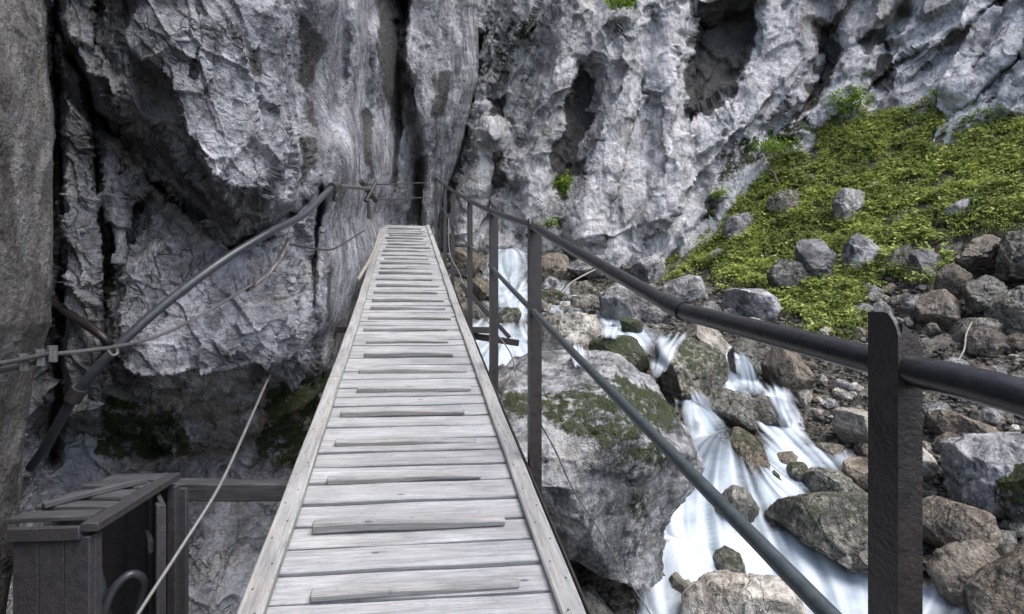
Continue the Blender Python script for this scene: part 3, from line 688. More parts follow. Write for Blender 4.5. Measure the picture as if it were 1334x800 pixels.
B(1030, 302, 1088, 386, 'rock', 'tall pale grey rock in the middle of the green slope', .06, outline=[(1032, 330), (1050, 308), (1075, 304), (1086, 325), (1078, 365), (1060, 384), (1040, 350)])
B(998, 338, 1056, 394, 'rock', 'dark rough rock joined to the foot of the tall pale rock', .30, stain=.6)
B(1100, 294, 1150, 362, 'rock', 'grey rock with ragged top right of the tall pale rock', .18)
B(1086, 244, 1130, 298, 'rock', 'pale pointed rock high on the green slope', .03)
B(1000, 246, 1052, 284, 'wet', 'dark mossy rock on the upper green slope', .35)
B(940, 278, 988, 318, 'rock', 'grey rock with mossy side at the left of the slope', .25)
B(954, 300, 973, 323, 'wet', 'small dark stone tucked under the grey rock on the slope', .2, name='stone')
B(1234, 256, 1270, 292, 'rock', 'grey rock near the right end of the slope', .1)
B(1212, 247, 1236, 262, 'rock', 'small pale stone left of the rightmost slope rock', .0, name='stone')
B(920, 322, 948, 348, 'rock', 'small pale stone low on the left part of the slope', .0, name='stone')
B(1126, 236, 1156, 254, 'wet', 'small dark stone high above the ragged grey rock', .2, name='stone')
B(932, 372, 1040, 430, 'rock', 'low jagged grey rock between the slope and the stream', .10, outline=[(936, 400), (955, 378), (990, 380), (1020, 400), (1038, 428), (980, 425)])
B(862, 354, 926, 396, 'rock', 'low grey rock at the left foot of the green slope', .12)
B(877, 308, 908, 330, 'wet', 'small dark stone at the upper left rim of the slope', .2, name='stone')
B(738, 365, 780, 390, 'wet', 'round olive stone in the bed behind the tan boulder', .3)
B(692, 376, 742, 400, 'wet', 'low mossy stone right of the upper waterfall', .45)
B(642, 402, 684, 430, 'wet', 'olive rock between the two middle railing posts', .35)
B(612, 362, 654, 400, 'brown', 'brown mossy rock left of the waterfall behind the posts', .3)
B(586, 312, 630, 366, 'brown', 'brown rock beside the far railing posts', .25)
B(690, 330, 745, 372, 'brown', 'tan rock ledge to the right of the upper waterfall', .0)
B(815, 335, 880, 372, 'rock', 'grey ledge rock at the foot of the far cliff', .1)
B(740, 335, 815, 368, 'rock', 'broad grey ledge rock at the cliff foot right of the waterfall', .1)
B(596, 395, 640, 425, 'wet', 'dark stone behind the third railing post', .2)
B(958, 515, 1030, 560, 'wet', 'wet grey stone under the side cascade', .1, name='boulder')
B(960, 620, 982, 640, 'wet', 'small dark stone in the white water behind the middle rail', .1, name='stone')
B(1060, 575, 1110, 600, 'brown', 'low ochre stone along the side channel bank', .02)
B(835, 395, 880, 425, 'rock', 'small grey boulder left of the long pale slab', .15)
B(905, 395, 950, 425, 'rock', 'grey boulder tucked behind the long pale slab', .15)
B(936, 628, 992, 706, 'wet', 'dark rounded rock behind the domed veil of falling water', .05, name='boulder')
B(660, 765, 800, 900, 'wet', 'dark wet rock in the shade beneath the huge boulder', .1, Y=5.2)

# loose stones on the banks: individuals, a few shapes copied
protos = {}
r2 = random.Random(21); cnt = 0
def loose(px, py, s, kind, label, group):
    global cnt
    key = (kind, r2.randint(0, 3))
    Y = hit(px, py); sz = s/F*Y
    if key not in protos:
        p, f, size = rock_shape(4, ell(1, .72, 300+hash(key[1]+len(kind)*7) % 50), .8, 200+key[1]*7+len(kind), 10, .08, .09)
        o = mesh_obj('stone', p, f, M[kind], attrs={'moss': p[:, 0]*0, 'stain': p[:, 0]*0, 'tan': p[:, 0]*0}); protos[key] = o
    else:
        o = protos[key].copy(); COL.objects.link(o)
    x = (px-CX)/F*Y
    o.location = (x, Y, float(tz(x, Y)[0])+.15*sz); o.scale = (sz, sz*r2.uniform(.7, 1.1), sz*r2.uniform(.7, 1)); o.rotation_euler = (r2.uniform(-.5, .5), r2.uniform(-.5, .5), r2.uniform(0, 6.28))
    tag(o, label, 'rock', group); cnt += 1
PK = [([(700, 392), (860, 392), (960, 405), (1000, 440), (940, 430), (860, 420), (780, 410), (700, 410)], 18, (11, 26), ['wet', 'pale', 'wet'], 'wet stone packed between the larger boulders of the mid stream', 'stones packed in the mid stream'),
      ([(1040, 440), (1130, 430), (1130, 560), (1070, 560), (1045, 520)], 15, (9, 20), ['brown', 'rock', 'pale'], 'mid-size stone stacked on the bank just left of the near post', 'stones stacked left of the near post'),
      ([(1200, 385), (1334, 430), (1334, 580), (1200, 640)], 28, (12, 34), ['brown', 'wet', 'brown', 'rock'], 'mid-size stone stacked on the bank right of the near post', 'stones stacked right of the near post'),
      ([(1195, 620), (1334, 640), (1334, 800), (1240, 800), (1200, 730)], 14, (12, 30), ['brown', 'wet'], 'brown stone wedged between the boulders of the lower right corner', 'stones wedged at the lower right'),
      ([(1130, 350), (1260, 330), (1280, 400), (1180, 430), (1120, 430)], 14, (9, 20), ['rock', 'wet', 'brown'], 'mid-size rock half buried below the green slope', 'rocks half buried below the slope'),
      ([(1090, 560), (1130, 560), (1130, 640), (1100, 640)], 5, (7, 16), ['wet', 'brown'], 'wet stone lining the narrow side channel', 'stones lining the side channel'),
      ([(690, 345), (860, 345), (870, 390), (700, 380)], 16, (8, 18), ['rock', 'wet', 'rock'], 'grey rock heaped at the foot of the far cliff', 'rocks heaped under the far cliff')]
PRO = {}
for poly, n, (a, b), kinds, lab, grp in PK:
    xs_ = [t[0] for t in poly]; ys_ = [t[1] for t in poly]; k = 0; tries = 0
    while k < n and tries < 3000:
        tries += 1
        x, y = r2.uniform(min(xs_), max(xs_)), r2.uniform(min(ys_), max(ys_))
        if poly_sd(np.array([[x, y]]), poly)[0] < 0 or max(poly_sd(np.array([[x, y]]), w)[0] for w in WP) > 3: continue
        kd = r2.choice(kinds); key = (kd, r2.randint(0, 3)); Yh = hit(x, y); sz = (a+(b-a)*r2.random()**1.4)/F*Yh
        if key not in PRO:
            sd_ = 400+key[1]*11+len(kd)*5
            p, f, size = rock_shape(5, ell(1.05, .75, sd_), .8, sd_, 11, .08, .09); nz = p[:, 2]/(np.linalg.norm(p, axis=1)+1e-9)
            o = mesh_obj('stone', p, f, M[kd], attrs={'moss': (.30 if kd == 'wet' else .08)*(.7+.9*fbm(p*1.2, 3, sd_)), 'stain': p[:, 0]*0, 'tan': p[:, 0]*0}); PRO[key] = (o, p)
        else:
            o = PRO[key][0].copy(); COL.objects.link(o)
        X_ = (x-CX)/F*Yh; o.location = (X_, Yh, float(tz(X_, Yh)[0])+.12*sz); o.scale = (sz*r2.uniform(.9, 1.3), sz*r2.uniform(.8, 1.1), sz*r2.uniform(.8, 1.15)); o.rotation_euler = (r2.uniform(-.5, .5), r2.uniform(-.6, .6), r2.uniform(0, 6.28))
        tag(o, lab, 'rock', grp); k += 1
ZN = [([(1040, 440), (1130, 440), (1130, 590), (1060, 560)], 26, (4, 9), 'small stone among the rubble between the angular tan boulder and near post', 'stones on the bank left of the near post'),
      ([(1200, 400), (1334, 430), (1334, 560), (1200, 600)], 40, (4, 10), 'small stone in the rubble bank right of the near post', 'stones on the bank right of the near post'),
      ([(1120, 360), (1200, 330), (1240, 400), (1160, 430)], 24, (4, 9), 'small stone at the bare lower edge of the green slope', 'stones at the foot of the slope'),
      ([(690, 380), (860, 360), (960, 420), (860, 430), (700, 400)], 24, (4, 9), 'small stone in the upper stream bed', 'stones in the upper stream bed'),
      ([(900, 270), (1080, 200), (1300, 200), (1200, 300), (960, 350)], 16, (3, 7), 'small stone showing among the green plants', 'stones among the plants'),
      ([(1200, 630), (1334, 640), (1334, 720), (1200, 740)], 14, (5, 10), 'small stone between the brown boulders at lower right', 'stones between the brown boulders'),
      ([(570, 320), (640, 330), (660, 400), (600, 430)], 16, (5, 10), 'small stone in the bed behind the far railing posts', 'stones behind the far posts')]
for poly, n, (a, b), lab, grp in ZN:
    xs_ = [t[0] for t in poly]; ys_ = [t[1] for t in poly]; k = 0; tries = 0
    while k < n and tries < 3000:
        tries += 1
        x, y = r2.uniform(min(xs_), max(xs_)), r2.uniform(min(ys_), max(ys_))
        if poly_sd(np.array([[x, y]]), poly)[0] < 0: continue
        loose(x, y, a+(b-a)*r2.random()**2, r2.choice(['brown', 'wet', 'rock', 'pale', 'brown']), lab, grp); k += 1

# thin falls draped over the boulders
AV = np.concatenate([v[v[:, 1] > 1] for v in ALLV]); APX, APY = topx(AV[:, 0], AV[:, 1], AV[:, 2])
def front(px, py, rad=5):
    k = (np.abs(APX-px) < rad) & (np.abs(APY-py) < rad); t_ = hit(px, py)
    return min(t_, AV[k, 1].min()) if k.any() else t_
def drape(path, width, a_max, seed):
    pt = np.array(path, float); n = 26; t = np.linspace(0, len(pt)-1, n); cx_ = np.interp(t, range(len(pt)), pt[:, 0]); cy_ = np.interp(t, range(len(pt)), pt[:, 1])
    m_ = 11; vs = []; al = []; sk = []; Ys = []
    for i in range(n):
        row = []
        for j in range(m_):
            u = j/(m_-1)*2-1; x = cx_[i]+u*width[0]*(1+(width[1]/width[0]-1)*i/(n-1))/2; row.append(front(x, cy_[i], 7)-.03)
        Ys.append(row)
    Ys = np.array(Ys)
    for _ in range(3): Ys[1:-1] = np.minimum(Ys[1:-1], (Ys[:-2]+Ys[1:-1]+Ys[2:])/3); Ys[:, 1:-1] = (Ys[:, :-2]+Ys[:, 1:-1]+Ys[:, 2:])/3
    for i in range(n):
        for j in range(m_):
            u = j/(m_-1)*2-1; x = cx_[i]+u*width[0]*(1+(width[1]/width[0]-1)*i/(n-1))/2
            vs.append(P(x, cy_[i], Ys[i, j])); al.append(a_max*(1-abs(u)**1.7)*min(1, i/6, (n-1-i)/6+.1)); sk.append(.62+.8*perlin(np.array([[j*.9+seed*7, i*.10, seed]]))[0])
    o = mesh_obj('cascade_water', np.array(vs), grid_faces(m_, n), M['water'], attrs={'alpha': al, 'streak': sk}); tag(o, kind='structure')
for k, (pa, wd, am) in enumerate([([(962, 458), (970, 475), (976, 508)], (20, 34), .95), ([(880, 432), (866, 455), (856, 492)], (46, 26), .60), ([(752, 446), (757, 480)], (14, 22), .9), ([(800, 416), (795, 442)], (22, 30), .9), 
                                  ([(905, 508), (915, 530), (925, 560)], (20, 40), .9), ([(1012, 500), (1022, 530), (1035, 560)], (34, 40), .7), ([(655, 366), (652, 400)], (24, 34), .9)]):
    drape(pa, wd, am, k)

# gravel and rubble nobody could count
def build_rubble():
    rg = np.random.default_rng(5); v0, f0 = ico(2); vs = []; fs = []; off = 0; ms = []
    shapes = []
    for k in range(8):
        p, f, s = (lambda q: q)(rock_shape_small(v0, f0, k)); shapes.append(p)
    N = 9000; px = rg.uniform(560, 1420, N); py = rg.uniform(345, 860, N)
    for i in range(N):
        pass
    X = rg.uniform(-1, 9.5, N*3); Y = rg.uniform(5, 16.5, N*3); Z = tz(X, Y); P2x, P2y = topx(X, Y, Z); q = np.stack([P2x, P2y], 1)
    ins = (P2x > 560) & (P2x < 1400) & (P2y > 330) & (P2y < 860)
    wm = np.full(len(X), -99.)
    for w in WP: wm = np.maximum(wm, poly_sd(q, w))
    vm = veg_mask(np.stack([X, Y, Z], 1))
    ins &= (wm < 0) & (rg.random(len(X)) > vm*.93); X, Y, Z = X[ins], Y[ins], Z[ins]
    sz = .016+.05*rg.random(len(X))**3
    for i in range(len(X)):
        p = shapes[rg.integers(8)]; a = rg.uniform(0, 6.28); c, s = math.cos(a), math.sin(a)
        b = np.stack([p[:, 0]*c-p[:, 1]*s, p[:, 0]*s+p[:, 1]*c, p[:, 2]], 1)*sz[i]*np.array([1, 1, .8])
        vs.append(b+np.array([X[i], Y[i], Z[i]+.01])); fs.append(f0+off); off += len(b)
    v = np.concatenate(vs); f = np.concatenate(fs)
    o = mesh_obj('gravel', v, f, M['soil'], attrs={'moss': v[:, 0]*0, 'stain': v[:, 0]*0, 'tan': v[:, 0]*0}, smooth=False)
    tag(o, 'loose brown and grey gravel strewn over the banks', 'gravel', kind='stuff')
def rock_shape_small(v, f, seed):
    r = random.Random(seed); p = v*np.array([1.2, .9, .75])
    for c in range(7):
        nn = np.array([r.gauss(0, 1) for _ in range(3)]); nn /= np.linalg.norm(nn); dd = p@nn; p = p-nn*(np.maximum(dd-.6, 0)*.9)[:, None]
    return p, f, 1
build_rubble()

# ------------------------------------------------------------------ vegetation
def leaves(centers, nrm_up, size, rg, rv):
    """one folded leaf (two triangles as a quad) per centre"""
    N = len(centers); a = rg.uniform(0, 2*np.pi, N); el = rg.uniform(-.5, .75, N)
    d = np.stack([np.cos(a)*np.cos(el), np.sin(a)*np.cos(el), np.sin(el)], 1)
    s = np.cross(d, np.stack([rg.normal(0, .35, N), rg.normal(0, .35, N), np.ones(N)], 1)); s /= np.linalg.norm(s, axis=1, keepdims=True)
    L = size[:, None]; c = centers
    v = np.stack([c-d*L*.5, c+s*L*.30-d*L*.03, c+d*L*.5, c-s*L*.30-d*L*.03], 1).reshape(-1, 3)
    f = np.arange(N*4).reshape(N, 4)
    return v, f, np.repeat(rv, 4)
def build_cover():
    rg = np.random.default_rng(3); K = 120000
    X = rg.uniform(3.5, 16, K); Y = rg.uniform(8.5, 17.5, K); Z = tz(X, Y); p = np.stack([X, Y, Z], 1)
    vm = veg_mask(p); den = sstep(fbm(p*1.6, 4, 33), -.30, .12)*(.5+.5*sstep(fbm(p*5, 3, 34), -.25, .2))
    px, py = topx(X, Y, Z)
    fade = 1-.55*sstep(px-1040, 0, 120)*sstep(py, 270, 400)
    keep = (rg.random(K) < vm*den*fade) & (px < 1560); p = p[keep]
    hgt = .05+.20*sstep(fbm(p*1.6, 3, 35), -.2, .45)+.14*rg.random(len(p))**3
    extra = []
    for v in SLOPE:
        lo = v[:, 2].min(); cx0, cy0 = v[:, 0].mean(), v[:, 1].mean(); rx = (v[:, 0].max()-v[:, 0].min())/2
        k = int(140*rx)+30; an = rg.uniform(np.pi, 2*np.pi, k); rr = rx*rg.uniform(.75, 1.15, k); ex, ey = cx0+rr*np.cos(an), cy0+rr*np.sin(an)
        extra.append(np.stack([ex, ey, tz(ex, ey)+.04+.10*rg.random(k)], 1))
    if extra: p = np.concatenate([p, np.concatenate(extra)]); hgt = np.concatenate([hgt, rg.uniform(.08, .26, len(p)-len(hgt))])
    n = 9; c = np.repeat(p, n, 0); h = np.repeat(hgt, n)
    c = c+np.stack([rg.normal(0, .055, len(c)), rg.normal(0, .055, len(c)), h*rg.random(len(c))**.6*1.15+.03], 1)
    tone = np.repeat(.5+.9*fbm(p*.9, 3, 36)+.5*fbm(p*4, 2, 37)+rg.normal(0, .12, len(p)), n)+rg.normal(0, .12, len(c))
    sz = np.repeat(.030+.11*rg.random(len(p))**2.5, n)*rg.uniform(.7, 1.2, len(c))
    v, f, rv = leaves(c, None, sz, rg, np.clip(tone, 0, 1))
    nb = len(p)//2; pb = p[rg.integers(len(p), size=nb*5)]+rg.normal(0, .05, (nb*5, 3))*np.array([1, 1, .2]); K2 = len(pb); Lb = rg.uniform(.10, .30, K2)[:, None]
    db = np.stack([rg.normal(0, .5, K2), rg.normal(0, .5, K2), rg.uniform(.4, 1, K2)], 1); db /= np.linalg.norm(db, axis=1, keepdims=True); sb = np.cross(db, [0, 0, 1.])*.035
    bv = np.stack([pb, pb+db*Lb*.5+sb*Lb, pb+db*Lb+np.array([0, 0, -.12])*Lb, pb+db*Lb*.5-sb*Lb], 1).reshape(-1, 3)
    f = np.concatenate([f, np.arange(K2*4).reshape(-1, 4)+len(v)]); v = np.concatenate([v, bv]); rv = np.concatenate([rv, np.repeat(np.clip(rg.normal(.65, .3, K2), 0, 1), 4)])
    o = mesh_obj('undergrowth', v, f, M['leaf'], attrs={'rv': rv}, smooth=False)
    tag(o, 'bright green leafy undergrowth covering the rocky slope', 'undergrowth', kind='stuff')
build_cover()

def tube(path, r, sides=10, res=8, cap=True, taper=None):
    """smooth tube through path points (catmull-rom)"""
    pt = [np.array(p, float) for p in path]
    if res > 1 and len(pt) > 2:
        q = [2*pt[0]-pt[1]]+pt+[2*pt[-1]-pt[-2]]; out = []
        for i in range(1, len(q)-2):
            for k in range(res):
                t = k/res; a, b, c, d = q[i-1], q[i], q[i+1], q[i+2]
                out.append(.5*((2*b)+(-a+c)*t+(2*a-5*b+4*c-d)*t*t+(-a+3*b-3*c+d)*t**3))
        out.append(pt[-1]); pt = out
    pt = np.array(pt); n = len(pt); tg = np.gradient(pt, axis=0); tg /= np.linalg.norm(tg, axis=1, keepdims=True)+1e-12
    up = np.array([0, 0, 1.]) if abs(tg[0][2]) < .9 else np.array([0, 1., 0]); vs = []
    for i in range(n):
        s = np.cross(tg[i], up); s /= np.linalg.norm(s)+1e-12; u2 = np.cross(s, tg[i]); up = u2
        rr = r if taper is None else r*(1+(taper-1)*i/(n-1))
        for k in range(sides):
            a = 2*math.pi*k/sides; vs.append(pt[i]+rr*(math.cos(a)*s+math.sin(a)*u2))
    fs = [[i*sides+k, i*sides+(k+1) % sides, (i+1)*sides+(k+1) % sides, (i+1)*sides+k] for i in range(n-1) for k in range(sides)]
    if cap:
        b = len(vs); vs += [pt[0], pt[-1]]
        for k in range(sides):
            fs.append([b, (k+1) % sides, k, k]); fs.append([b+1, (n-1)*sides+k, (n-1)*sides+(k+1) % sides, (n-1)*sides+(k+1) % sides])
    return np.array(vs), fs
class MB:
    def __init__(s): s.v = []; s.f = []; s.a = []; s.n = 0
    def add(s, v, f, pco=None):
        v = np.asarray(v, float); s.v.append(v); s.f += [[x+s.n for x in t] for t in f]; s.a.append(pco if pco is not None else np.zeros((len(v), 3))); s.n += len(v)
    def tube(s, *a, **k): v, f = tube(*a, **k); s.add(v, f); return s
    def box(s, c, ax, half, bev=.003, rid=None, sub=1, wob=0):
        """bevelled box with centre c, axes ax (rows), half sizes; pco follows axis 0 as grain"""
        c = np.array(c, float); ax = np.array(ax, float); h = np.array(half, float); rid = rnd.random()*50 if rid is None else rid
        b = min(bev, min(h)*.45); xs = np.concatenate([[-h[0], -h[0]+b], np.linspace(-h[0]+b, h[0]-b, sub+1)[1:-1], [h[0]-b, h[0]]])
        ring = [(-h[1]+b, -h[2]), (h[1]-b, -h[2]), (h[1], -h[2]+b), (h[1], h[2]-b), (h[1]-b, h[2]), (-h[1]+b, h[2]), (-h[1], h[2]-b), (-h[1], -h[2]+b)]
        L = []; 
        for i, x in enumerate(xs):
            sh = (1-b/h[1], 1-b/h[2]) if i in (0, len(xs)-1) else (1, 1)
            wz = wob*math.sin(x*3+rid)+wob*.6*math.sin(x*11+rid*2); wy = wob*.7*math.sin(x*4+rid*3)
            for y, z in ring: L.append((x, y*sh[0]+wy*(1 if y > 0 else .5), z*sh[1]+wz))
        L = np.array(L); n = len(xs)
        f = [[i*8+k, (i+1)*8+k, (i+1)*8+(k+1) % 8, i*8+(k+1) % 8] for i in range(n-1) for k in range(8)]
        def capf(o, rev):
            q = [[o+0, o+1, o+2, o+3], [o+0, o+3, o+4, o+7], [o+4, o+5, o+6, o+7]]
            return [t[::-1] if rev else t for t in q]
        f += capf(0, False)+capf((n-1)*8, True)
        s.add(c+L@ax, f, np.stack([L[:, 0]+rid, L[:, 1]+L[:, 2]*.9, np.full(len(L), rid)], 1)); return s
    def build(s, name, mat, parent=None, sharp=35, smooth=True):
        v = np.concatenate(s.v); a = np.concatenate(s.a)
        if parent is not None: v = v-np.array(parent.location)
        f = np.array([t if len(t) == 4 else t+[t[-1]] for t in s.f])
        me = bpy.data.meshes.new(name)
        me.from_pydata(v.tolist(), [], [list(dict.fromkeys(t)) for t in f.tolist()]); me.update()
        me.polygons.foreach_set('use_smooth', np.full(len(me.polygons), smooth, bool))
        me.attributes.new('pco', 'FLOAT_VECTOR', 'POINT').data.foreach_set('vector', a.astype(np.float32).ravel())
        if sharp and smooth: me.set_sharp_from_angle(angle=math.radians(sharp))
        me.materials.append(mat); o = bpy.data.objects.new(name, me); COL.objects.link(o)
        if parent is not None: o.parent = parent
        return o
def unit(v): v = np.array(v, float); return v/np.linalg.norm(v)
def frame(a, b, up=(0, 0, 1)):
    x = unit(np.array(b)-np.array(a)); y = unit(np.cross(up, x)); return np.array([x, y, np.cross(x, y)])

# shrubs at the slope's top and tufts on the cliffs
def shrub(px, py, Y, hgt, spread, n, label, cat='shrub', name='shrub', stems=5, seed=1, leaf=(.05, .11), group=None):
    base = P(px, py, Y); rg = np.random.default_rng(seed); r = empty(name, base, label, cat, group)
    m = MB(); tips = []
    for k in range(stems):
        a = rg.uniform(0, 6.28); l = rg.uniform(.5, 1); t = base+np.array([math.cos(a)*spread*l, math.sin(a)*spread*l*.7, hgt*rg.uniform(.6, 1)])
        mid = .5*(base+t)+np.array([0, 0, hgt*.12]); m.tube([base, mid, t], .012*(hgt**.5)+.004, 5, 4, taper=.35); tips += [mid*.4+t*.6, t, mid]
    m.build('stem', M['bark'], r)
    tips = np.array(tips); c = tips[rg.integers(len(tips), size=n)]+rg.normal(0, 1, (n, 3))*np.array([spread*.3, spread*.3, hgt*.16])
    v, f, rv = leaves(c, None, rg.uniform(leaf[0], leaf[1], n), rg, np.clip(rg.normal(.6, .25, n), 0, 1))
    mesh_obj('foliage', rel(r, v), f, M['shrubleaf'], r, attrs={'rv': rv}, smooth=False)
shrub(1105, 165, 15.9, .95, .42, 900, 'leafy light green shrub at the slope top against the cliff, left of the two', seed=4)
shrub(1232, 160, 14.6, .90, .30, 520, 'thin leafy shrub at the top of the slope against the cliff, right one', seed=5)
shrub(1312, 165, 13.4, .5, .5, 500, 'low leafy bush at the top right of the green slope', seed=6)
shrub(1010, 205, 16.2, .5, .6, 600, 'low spreading bush at the upper left rim of the slope', seed=7)
shrub(736, 262, 16.4, .75, .28, 600, 'green tuft growing on the far cliff right of the railing posts', 'plant', 'cliff_plant', seed=8, leaf=(.05, .12))
shrub(712, 300, 16.5, .3, .28, 260, 'small low tuft near the cliff foot above the waterfall', 'plant', 'cliff_plant', seed=9)
shrub(577, 228, 18.8, .6, .3, 300, 'small bright tuft behind the far end of the walkway', 'plant', 'cliff_plant', seed=10, leaf=(.08, .16))
shrub(808, 12, 16.6, .3, .45, 350, 'green tuft on the cliff at the top centre of the picture', 'plant', 'cliff_plant', seed=11, leaf=(.05, .12))
shrub(935, 262, 16.2, .35, .35, 260, 'pale green tuft on the rock above the left end of the slope', 'plant', 'cliff_plant', seed=12)

# ------------------------------------------------------------------ walkway
def wz(Y): return -1.405+.225*Y+.048*(math.log1p(math.exp(min(40, (Y-4.77)*1.2)))/1.2)
def wx(Y): return .023-.190*Y-.006*max(0, Y-4.8)
def wp(Y, lat=0.0, h=0.0):
    dx = (wx(Y+.05)-wx(Y-.05))/.1; L = math.hypot(1, dx)
    return np.array([wx(Y)+lat/L, Y-lat*dx/L, wz(Y)+h])
walk = empty('walkway', (wx(0), 0, wz(0)-.2), 'sloping narrow plank walkway with grey weathered boards and raised edge boards', 'walkway')
Y = -1.2; m = MB(); k = 0
while Y < 12.95:
    wdt = rnd.uniform(.135, .160); yc = Y+wdt/2
    t = unit(wp(yc+.05)-wp(yc-.05)); lat = unit(wp(yc, .5)-wp(yc, -.5)+np.array([0, -.075+rnd.uniform(-.012, .012), 0]))
    lat = unit(lat-t*0); n = unit(np.cross(lat, t)); tt = np.cross(n, lat)
    m.box(wp(yc, rnd.uniform(-.006, .006), -.022+rnd.uniform(-.003, .003)), [lat, tt, n], (.545, wdt/2-rnd.uniform(.0045, .008), .021), .004, sub=10, wob=.0022)
    Y += wdt; k += 1
m.build('deck', M['wood'], walk)
# cleats
Y = 1.55-.72; 
while Y < 12.5:
    yc = Y; t = unit(wp(yc+.05)-wp(yc-.05)); lat = unit(wp(yc, .5)-wp(yc, -.5)+np.array([0, -.075+rnd.uniform(-.015, .015), 0])); n = unit(np.cross(lat, t)); tt = np.cross(n, lat)
    a, b = -.37+rnd.uniform(-.04, .03), .37+rnd.uniform(-.05, .05); h0 = .016+rnd.uniform(-.003, .006); sl = rnd.uniform(-.004, .001)
    m = MB(); m.box(wp(yc, (a+b)/2, h0), [unit(lat+n*sl), tt, n], ((b-a)/2, rnd.uniform(.020, .028), h0), .006, sub=14, wob=.004)
    # worn, tapering right half
    v = m.v[0]; s_ = (v-wp(yc, (a+b)/2, h0))@lat; nn = (v-wp(yc, (a+b)/2, h0))@n
    v -= np.outer(np.where(nn > 0, np.clip((s_-.0)/(b-a)*1.6, 0, 1)*h0*.9, 0), n)
    m.build('cleat', M['wood_cleat'], walk); Y += .36+rnd.uniform(-.01, .01)
# edge boards
for sgn in (-1, 1):
    for (ya, yb) in ((-1.2, 3.9), (3.905, 8.4), (8.405, 12.95)):
        N = 40; ring = []; vs = []; pc = []; rid = rnd.random()*50
        for i in range(N+1):
            yy = ya+(yb-ya)*i/N; jl = .0015*math.sin(yy*2+rid)+.0012*math.sin(yy*7+rid); L = sgn*(.508+jl); e = .0 if yy < 11.8 else sgn*.0
            if yy > 11.9 and sgn < 0: L -= (yy-11.9)*.25
            w_ = .041+.001*math.sin(yy*3+rid)
            for (a, b) in ((-w_, 0), (-w_, .030), (-w_+.006, .036), (w_-.006, .036), (w_, .030), (w_, 0)):
                vs.append(wp(yy, L+a, b+.001)); pc.append((yy+rid, a+b, rid))
        f = [[i*6+k, i*6+(k+1) % 6, (i+1)*6+(k+1) % 6, (i+1)*6+k] for i in range(N) for k in range(6)]
        f += [[5, 4, 3, 0], [3, 2, 1, 0], [N*6, N*6+1, N*6+2, N*6+3], [N*6, N*6+3, N*6+4, N*6+5]]
        mm = MB(); mm.add(vs, f, np.array(pc)); mm.build('edge_board', M['wood_edge'], walk)
# nail heads on edge boards
nail = None
for sgn in (-1, 1):
    yy = 1.25; kk = 0
    while yy < 6:
        c = wp(yy+rnd.uniform(-.02, .02), sgn*.508+(.018 if kk % 2 else -.016), .037)
        if nail is None:
            nm = MB(); nm.tube([(0, 0, 0), (0, 0, .0025)], .0035, 6, 1); nail = nm.build('nail', M['darkwire']); q_ = nail
        else: q_ = nail.copy(); COL.objects.link(q_)
        q_.parent = walk; q_.location = c-np.array(walk.location); yy += .115; kk += 1
# long bearers (steel channel right, timber left)
for L, mt, hh in ((-.40, 'wood_dark', .06), (.30, 'wood_dark', .06)):
    m = MB()
    for i in range(24):
        a = wp(-1.2+i*.59, L, -.045-hh); b = wp(-1.2+(i+1)*.59, L, -.045-hh); m.box((a+b)/2, frame(a, b), (np.linalg.norm(b-a)/2+.002, .04, hh-.002), .004)
    m.build('bearer', M[mt], walk)
m = MB()
for i in range(24):
    a = wp(-1.2+i*.59, .568, -.040); b = wp(-1.2+(i+1)*.59, .568, -.040); m.box((a+b)/2, frame(a, b), (np.linalg.norm(b-a)/2+.002, .005, .055), .002)
m.build('side_channel', M['post'], walk)
# cross beam to the rock, with end propped in the wall
a = wp(2.78, .60, -.19); b = np.array([-2.05, 2.98, a[2]-.02]); m = MB(); m.box((a+b)/2, frame(a, b), (np.linalg.norm(b-a)/2, .05, .046), .006, sub=14, wob=.004); m.build('cross_beam', M['wood_dark'], walk)
for yy in (5.9, 9.0):
    a = wp(yy, -.9, -.22); b = wp(yy, .95, -.22)+np.array([0, 0, -.02]); m = MB(); m.box((a+b)/2, frame(a, b), (np.linalg.norm(b-a)/2, .035, .035), .004, sub=6); m.build('cross_beam', M['post'], walk)
# bracket under the right edge
m = MB(); a = P(605, 436, 6.1); b = P(676, 447, 6.1); m.box((a+b)/2, frame(a, b), (np.linalg.norm(b-a)/2, .03, .035), .003)
a = P(600, 370, 6.0); b = P(664, 440, 6.1); m.box((a+b)/2, frame(a, b), (np.linalg.norm(b-a)/2, .018, .022), .003); m.build('bracket', M['post'], walk)

